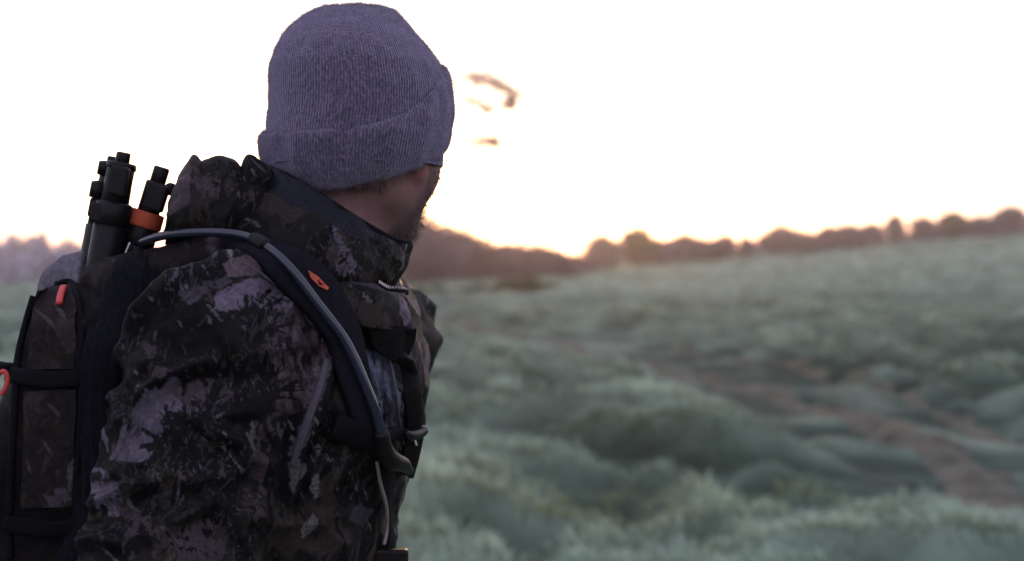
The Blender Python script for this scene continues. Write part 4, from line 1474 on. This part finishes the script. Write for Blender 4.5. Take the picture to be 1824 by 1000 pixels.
for u, v in ((738, 690), (742, 706)):
    p, n = on(min(u, 736), v, .016)
    p = P(u, v, (p.y / math.cos(PITCH)) - .012)
    bm = bmesh.new()
    bmesh.ops.create_uvsphere(bm, u_segments=14, v_segments=8, radius=.0042)
    vs = [Vector((v_.co.x, v_.co.y * .6, v_.co.z)) + p for v_ in bm.verts]
    fs = [tuple(q.index for q in f.verts) for f in bm.faces]
    bm.free()
    mesh_obj('snap', vs, fs, METAL, jacket)
PIPE = mat('grey_piping', (.05, .043, .055), .6, .3, .2, 200)
tube('front_piping', [S(u, v, .003) for u, v in ((676, 600), (690, 640), (700, 690), (708, 740), (714, 790))], [.0014], PIPE, jacket, 40, 6)
A_, B_ = lay(((582, 640), (570, 690), (552, 740), (534, 790), (520, 830)), .0015)
ribbon('sleeve_piping', A_, B_, [.005, .007, .008, .005], .0018, PIPE, jacket, 40)
tube('shoulder_seam', [S(u, v, .0005) for u, v in ((430, 468), (470, 492), (510, 525), (545, 565), (575, 610))], [.0018], PIPE, jacket, 40, 6)

# ------------------------------------------------------------------ the backpack
pack = empty('backpack', (-.47, 1.50, .98), 'camouflage backpack with black edging and red zip pulls on the man\'s back', 'backpack')
PKC = [1.0, 1.10, 1.2, 1.3, 1.36, 1.42, 1.46, 1.50, 1.52, 1.54]
PKX = [-.55, -.575, -.57, -.545, -.520, -.492, -.478, -.462, -.448, -.42]
def pack_sdf(X, Y, Z):
    out = np.interp(Z, PKC, PKX)
    c, a = (out - .375) / 2, (-.375 - out) / 2
    hw = .155
    q = (np.abs((X - c) / a) ** 3.6 + np.abs((Y - 1.50) / hw) ** 4.5) ** (1 / 4.0)
    s = (q - 1) * np.minimum(a, .1)
    s = np.maximum(s, Z - 1.525 + .25 * (Y - 1.5) ** 2 * 8)
    s = smin(s, ell(X, Y, Z, (-.455, 1.5, 1.02), (.10, .15, .07)), .05)
    return np.maximum(s, .96 - Z)
V, Q = surface(pack_sdf, axis((-.62, -.34, .005)), axis((1.32, 1.5, .005), (1.5, 1.70, .01)), axis((.93, 1.15, .01), (1.15, 1.56, .005)), 5)
N = vnormals(V, Q)
V = V + N * (.004 * noise(V, 14, 3) + .0025 * (1 - 2 * np.abs(noise(V * np.array([1, 1, .6]), 22, 5))))[:, None]
N = vnormals(V, Q)
C = camo(V, N, .55, 7, False)
C[:, :] = C * .35 + .65 * np.array([.006, .005, .006])
main = mesh_obj('main_compartment', V, Q, PACKC, pack, True, {'print': C})
PB = BVHTree.FromPolygons([tuple(p) for p in V], [tuple(f) for f in Q])
def K(u, v, off=0.0):
    return on(u, v, off, PB, 1.37)[0]

# printed panels let into the side
def pan(C, uu, vv):
    C = C * .4 + .4 * np.array([.034, .025, .024])
    return C
for quad in (((70, 520), (132, 512), (138, 655), (52, 660)), ((48, 700), (136, 695), (128, 900), (40, 905))):
    a, b, c, d = [np.array(q, float) for q in quad]
    rows = []
    for k in range(6):
        s = k / 5
        l, r = a + (d - a) * s, b + (c - b) * s
        rows.append([K(*(l + (r - l) * t_), .003) for t_ in (0, .33, .66, 1)])
    cloth('side_panel', rows, 60, 80, .003, main, PACKC, seed=3, tint=pan, pal=1.0, wr=.0012)
# black binding along the edges, then the compression straps
tube('binding', [K(u, v, .002) for u, v in ((60, 528), (45, 580), (35, 640), (30, 700), (24, 780), (20, 860), (18, 940), (20, 995))], [.0035], WEB, main, 60, 8)
tube('zipper', [K(u, v, .002) for u, v in ((100, 512), (125, 508), (140, 540), (145, 600), (146, 680), (142, 780), (136, 880), (134, 990))], [.004], WEB, main, 60, 8)
def band(name, pts, off, w, m, parent, tree_=None, t=.003, n=40):
    A, B = lay(pts, off, tree_)
    return ribbon(name, A, B, w, t, m, parent, n)
band('compression_strap', [(22, 668), (60, 674), (105, 676), (150, 672), (185, 668)], .005, .016, WEB, pack, PB)
band('compression_strap', [(10, 930), (60, 938), (110, 940), (150, 938)], .005, .016, WEB, pack, PB)
ribbon('strap_tail', [P(24, 652, 1.39), P(8, 650, 1.37), P(-15, 652, 1.36), P(-40, 662, 1.36)], [Vector((0, -.5, 1))] * 4, .02, .004, WEB, pack)
# red pulls
def pull(pts, r, m):
    return tube('zip_pull', pts, [r], m, pack, 24, 8)
p1, p2 = K(116, 524, .008), K(107, 556, .010)
ribbon('zip_pull', [p1, p1.lerp(p2, .5) + Vector((0, -.002, 0)), p2], [Vector((.1, -1, 0))] * 3, .0065, .0035, RED, pack, 12)
tube('cord_loop', [P(2, 704, 1.345), P(10, 690, 1.345), P(13, 672, 1.345), P(7, 662, 1.345), P(-3, 668, 1.345), P(-8, 690, 1.345), P(-4, 706, 1.345)], [.0023], RED, pack, 40, 8)

# stretch wing between pack and arm
def wing_sdf(X, Y, Z):
    s = cap(X, Y, Z, P(250, 505, 1.385), P(205, 640, 1.372), .030, .034)
    s = smin(s, cap(X, Y, Z, P(205, 640, 1.372), P(180, 1010, 1.372), .034, .036), .03)
    return smin(s, cap(X, Y, Z, P(180, 1010, 1.372), P(175, 1180, 1.38), .036, .03), .03)
V, Q = surface(wing_sdf, axis((-.46, -.30, .0045)), axis((1.32, 1.45, .0045)), axis((1.10, 1.56, .006)), 3)
N = vnormals(V, Q)
V = V + N * (.0022 * np.sin(V[:, 0] * 620 + 3 * noise(V, 12, 3)) + .002 * noise(V, 25, 4))[:, None]
MESHM = mat('black_stretch_mesh', (.006, .006, .009), .8, .06, .45, 160, .5, 500, stretch=(3, 3, .35))
mesh_obj('side_pocket', V, Q, MESHM, pack)

# lid, a soft roll over the top, brown on the near side and grey behind
def lid_sdf(X, Y, Z):
    s = cap(X, Y, Z, P(228, 500, 1.40), P(375, 458, 1.37), .022, .022)
    s = smin(s, cap(X, Y, Z, P(118, 505, 1.46), P(228, 500, 1.40), .018, .022), .02)
    s = smin(s, cap(X, Y, Z, P(100, 518, 1.46), P(152, 470, 1.46), .013, .012), .03)
    return smin(s, cap(X, Y, Z, P(112, 518, 1.56), P(160, 470, 1.56), .013, .012), .06)
V, Q = surface(lid_sdf, axis((-.52, -.25, .004)), axis((1.33, 1.66, .005)), axis((1.46, 1.58, .004)), 2)
N = vnormals(V, Q)
V = V + N * (.003 * (1 - 2 * np.abs(noise(V, 26, 5))) + .002 * noise(V, 50, 2))[:, None]
C = camo(V, N, .8, 5, False) * .4 + .6 * np.array([.020, .016, .016])
lw = 1 - sstep(V[:, 0] + .15 * (V[:, 2] - 1.53), P(160, 480, 1.47).x, P(160, 480, 1.47).x + .006)[:, None]
C = C * (1 - lw) + lw * np.array([.105, .092, .118])
mesh_obj('lid', V, Q, PACKC, pack, True, {'print': C})
# grey rain flap standing up behind the tripod
rows = [[P(90, 512, 1.47), P(114, 494, 1.455), P(138, 484, 1.445), P(160, 478, 1.44)],
        [P(94, 500, 1.49), P(118, 477, 1.475), P(138, 463, 1.465), P(158, 446, 1.46)],
        [P(108, 500, 1.57), P(130, 478, 1.57), P(150, 465, 1.56), P(170, 452, 1.55)]]
FLAP = mat('grey_rain_flap', (.075, .068, .085), .6, .35, .2, 60, .2, 500)
cloth('rain_flap', rows, 40, 30, .003, pack, FLAP, wr=.002)

# shoulder strap over the near shoulder, its webbing, the drinking tube and the fittings
STRAPM = mat('navy_padded_strap', (.008, .0075, .012), .85, .05, .2, 200, .4, 700, 0)
band('shoulder_strap', [(345, 430), (400, 436), (455, 452), (510, 480), (556, 520), (592, 575), (614, 640), (630, 710), (642, 770)], .010, [.030, .034, .040, .044, .046, .042, .036, .030, .026], STRAPM, pack, None, .011, 70)
band('strap_webbing', [(655, 780), (670, 830), (678, 890), (681, 950), (682, 1000), (680, 1060)], .008, .017, WEB, pack, None, .003, 50)
strap_o = bpy.data.objects['shoulder_strap']
sv = [tuple(p) for p in verts_of(collar)]
TB = BVHTree.FromPolygons(sv + [tuple(p) for p in verts_of(strap_o)], [tuple(p.vertices) for p in collar.data.polygons] + [tuple(q + len(sv) for q in p.vertices) for p in strap_o.data.polygons])
ob, on_ = on(566, 499, .002, TB)
e1 = (on(578, 510, .002, TB)[0] - on(554, 488, .002, TB)[0]).normalized()
on_ = (on_ - e1 * on_.dot(e1)).normalized()
e2 = on_.cross(e1).normalized()
def brand_pt(a, b):
    return ob + e1 * a + e2 * b + on_ * .001
patch_pts = [(-.0125, -.0005), (-.006, -.0045), (.004, -.0050), (.0125, -.0025), (.0125, .0005), (.006, .0008), (-.002, .0015)]
pv3 = [brand_pt(a, b) for a, b in patch_pts] + [brand_pt(a, b) - on_ * .002 for a, b in patch_pts]
k = len(patch_pts)
patch_o = mesh_obj('fabric_tag', pv3, [tuple(range(k)), tuple(range(2 * k - 1, k - 1, -1))] + [(q, k + q, k + (q + 1) % k, (q + 1) % k) for q in range(k)], ORANGE, pack, False)
for a0, b0, a1, b1 in ((.0, -.0012, .0035, -.0035), (.0035, -.0035, .006, -.0012), (.0015, -.0022, .0055, -.0022)):
    tube('tag_mark', [brand_pt(a0, b0) + on_ * .0006, brand_pt((a0 + a1) / 2, (b0 + b1) / 2) + on_ * .0006, brand_pt(a1, b1) + on_ * .0006], [.0005], BLACKC, patch_o, 6, 5)
HOSE = mat('smoke_grey_tube', (.016, .018, .034), .12, .5, .08, 40)
hp_ = [(262, 420), (292, 411), (335, 413), (385, 424), (440, 448), (500, 495), (552, 552), (592, 612), (622, 680), (645, 740), (660, 778)]
ho = [.012, .014, .016, .020, .024, .026, .026, .026, .024, .022, .020]
hpts, _ = lay(hp_[3:], ho[3:], None, 40, 13)
hpts = [P(250, 432, 1.385), P(268, 418, 1.365), P(295, 410, 1.345), P(335, 411, 1.333), P(368, 419, 1.328)] + hpts[4:]
ha = catmull(hpts, 60)
for _ in range(12):
    ha[1:-1] = ha[1:-1] * .5 + .25 * (ha[:-2] + ha[2:])
hpts = [Vector(p) for p in ha]
hose = tube('drinking_tube', hpts, [.0042, .0044, .0046, .0048, .0050], HOSE, pack, 160, 16)
def along(a, b, c, r, m, name, parent):
    return tube(name, [a, b, c], r, m, parent, 14, 12)
hc = catmull(hpts, 160)
along(Vector(hc[29]), Vector(hc[32]), Vector(hc[35]), [.0072, .0078, .0072], PLASTIC, 'tube_clip', hose)
# bite valve: elbow at the end of the tube, its clip and the keeper band
e = [on(652, 752, .022)[0], on(660, 785, .020)[0], on(670, 808, .020)[0], on(686, 822, .020)[0], on(699, 830, .018)[0]]
tube('bite_valve', e, [.0072, .0092, .0096, .0075, .0045], PLASTIC, hose, 40, 14)
band('keeper_band', [(590, 752), (615, 758), (640, 768), (662, 785)], .014, [.022, .024, .026, .022], WEB, pack, None, .006, 20)
tube('tube_tail', [on(u, v, .012)[0] for u, v in ((655, 815), (662, 850), (668, 900), (670, 940), (664, 968))], [.0019], mat('cream_cord', (.16, .135, .12), .5, .4, .1), hose, 40, 8)
tg = [on(u, v, .014)[0] for u, v in ((700, 766), (715, 764), (730, 762))] + [P(746, 762, on(728, 762, .014)[0].y)]
tube('sternum_toggle', tg, [.0035, .0052, .0052, .0035], PLASTIC, pack, 24, 10)
band('sternum_strap', [(655, 790), (680, 775), (705, 768)], .010, .012, WEB, pack, None, .003, 14)
tube('toggle_cord', [P(733, 770, tg[2].y), P(738, 782, tg[2].y), P(742, 794, tg[2].y)], [.0012], mat('white_cord', (.6, .58, .6), .6), pack, 10, 6)
pb_, nb_ = on(676, 985, .014)
boxo('strap_buckle', pb_, (.017, .006, .010), PLASTIC, pack, None, .003)

# ------------------------------------------------------------------ the tripod stowed feet-up behind the lid
trip = empty('tripod', P(190, 640, 1.47), 'black folded tripod sticking up out of the backpack top', 'tripod')
ALU = mat('grey_alloy_tube', (.35, .34, .36), .35, .5, .1, 60, metal=1.0)
def leg(a, b, segs, name='leg'):
    """a telescoping leg along a->b; segs: (from, to, radius, material, part name)"""
    d = b - a
    root = None
    for s0, s1, r, m, nm in segs:
        L = d.length
        p, q = a + d * s0, a + d * s1
        n_ = (q - p).normalized()
        ch = min(.0016, (q - p).length * .2)
        V, fs = tube_arrays([p, p + n_ * .0002, p + n_ * ch, q - n_ * ch, q - n_ * .0002, q], [r * .86, r * .88, r, r, r * .88, r * .86], 0, 18)
        o = mesh_obj(nm, V, fs, m, root or trip, True)
        if root is None:
            root = o
    return root
def knob(root, c, n_, r, l):
    n_ = Vector(n_).normalized()
    tube('lock_knob', [c, c + n_ * l * .5, c + n_ * l], [r * .85, r, r * .8], PLASTIC, root, 8, 16)
def flip(root, c, ax_, h):
    z_ = Vector(ax_).normalized()
    x_ = Vector((0, -1, 0)).cross(z_).normalized()
    M = Matrix((x_, z_.cross(x_), z_)).transposed()
    boxo('flip_lock', c, h, PLASTIC, root, M, .003)
b1, t1 = P(160, 600, 1.43), P(221, 272, 1.43)
d1 = t1 - b1
l1 = leg(b1, t1, [(0, .64, .0165, PLASTIC, 'leg'), (.60, .73, .0180, PLASTIC, 'leg_collar'), (.70, .925, .0140, PLASTIC, 'leg_section'), (.905, .945, .0150, PLASTIC, 'leg_collar'), (.94, 1.0, .0072, PLASTIC, 'foot')])
flip(l1, b1 + d1 * .67 + Vector((-.012, -.008, 0)), d1, (.007, .008, .010))
flip(l1, b1 + d1 * .84 + Vector((.004, -.014, 0)), d1, (.009, .006, .015))
b2, t2 = P(146, 600, 1.465), P(205, 280, 1.465)
d2 = t2 - b2
l2 = leg(b2, t2, [(0, .62, .0165, PLASTIC, 'leg'), (.58, .80, .0150, PLASTIC, 'leg_section'), (.79, .90, .0120, PLASTIC, 'leg_section'), (.88, 1.0, .0075, PLASTIC, 'foot')])
knob(l2, P(198, 303, 1.445), (-1, -.35, .2), .0085, .013)
knob(l2, P(186, 341, 1.44), (-1, -.35, .2), .0100, .014)
flip(l2, P(176, 372, 1.455), d2, (.009, .008, .010))
tube('strut', [P(176, 398, 1.425), P(164, 443, 1.425), P(151, 492, 1.425)], [.0016], ALU, l1, 8, 8)
b3, t3 = P(196, 600, 1.445), P(289, 298, 1.445)
d3 = t3 - b3
l3 = leg(b3, t3, [(0, .56, .0150, PLASTIC, 'leg'), (.53, .66, .0155, PLASTIC, 'leg_collar'), (.64, .91, .0112, PLASTIC, 'leg_section'), (.90, 1.0, .0080, PLASTIC, 'foot')])
knob(l3, P(299, 338, 1.44), (1, -.3, .1), .0070, .007)
flip(l3, b3 + d3 * .82 + Vector((.006, -.010, 0)), d3, (.010, .007, .014))
V, fs = tube_arrays([b3 + d3 * .645, b3 + d3 * .655, b3 + d3 * .725, b3 + d3 * .735], [.0165, .0172, .0168, .0160], 0, 24)
mesh_obj('orange_band', V, fs, ORANGE, l3)
tube('strut', [P(232, 432, 1.425), P(224, 452, 1.425), P(215, 474, 1.425)], [.0018], ALU, l3, 8, 8)
tube('hinge', [P(140, 600, 1.455), P(175, 604, 1.44), P(205, 600, 1.44)], [.022, .026, .022], PLASTIC, trip, 12, 14)
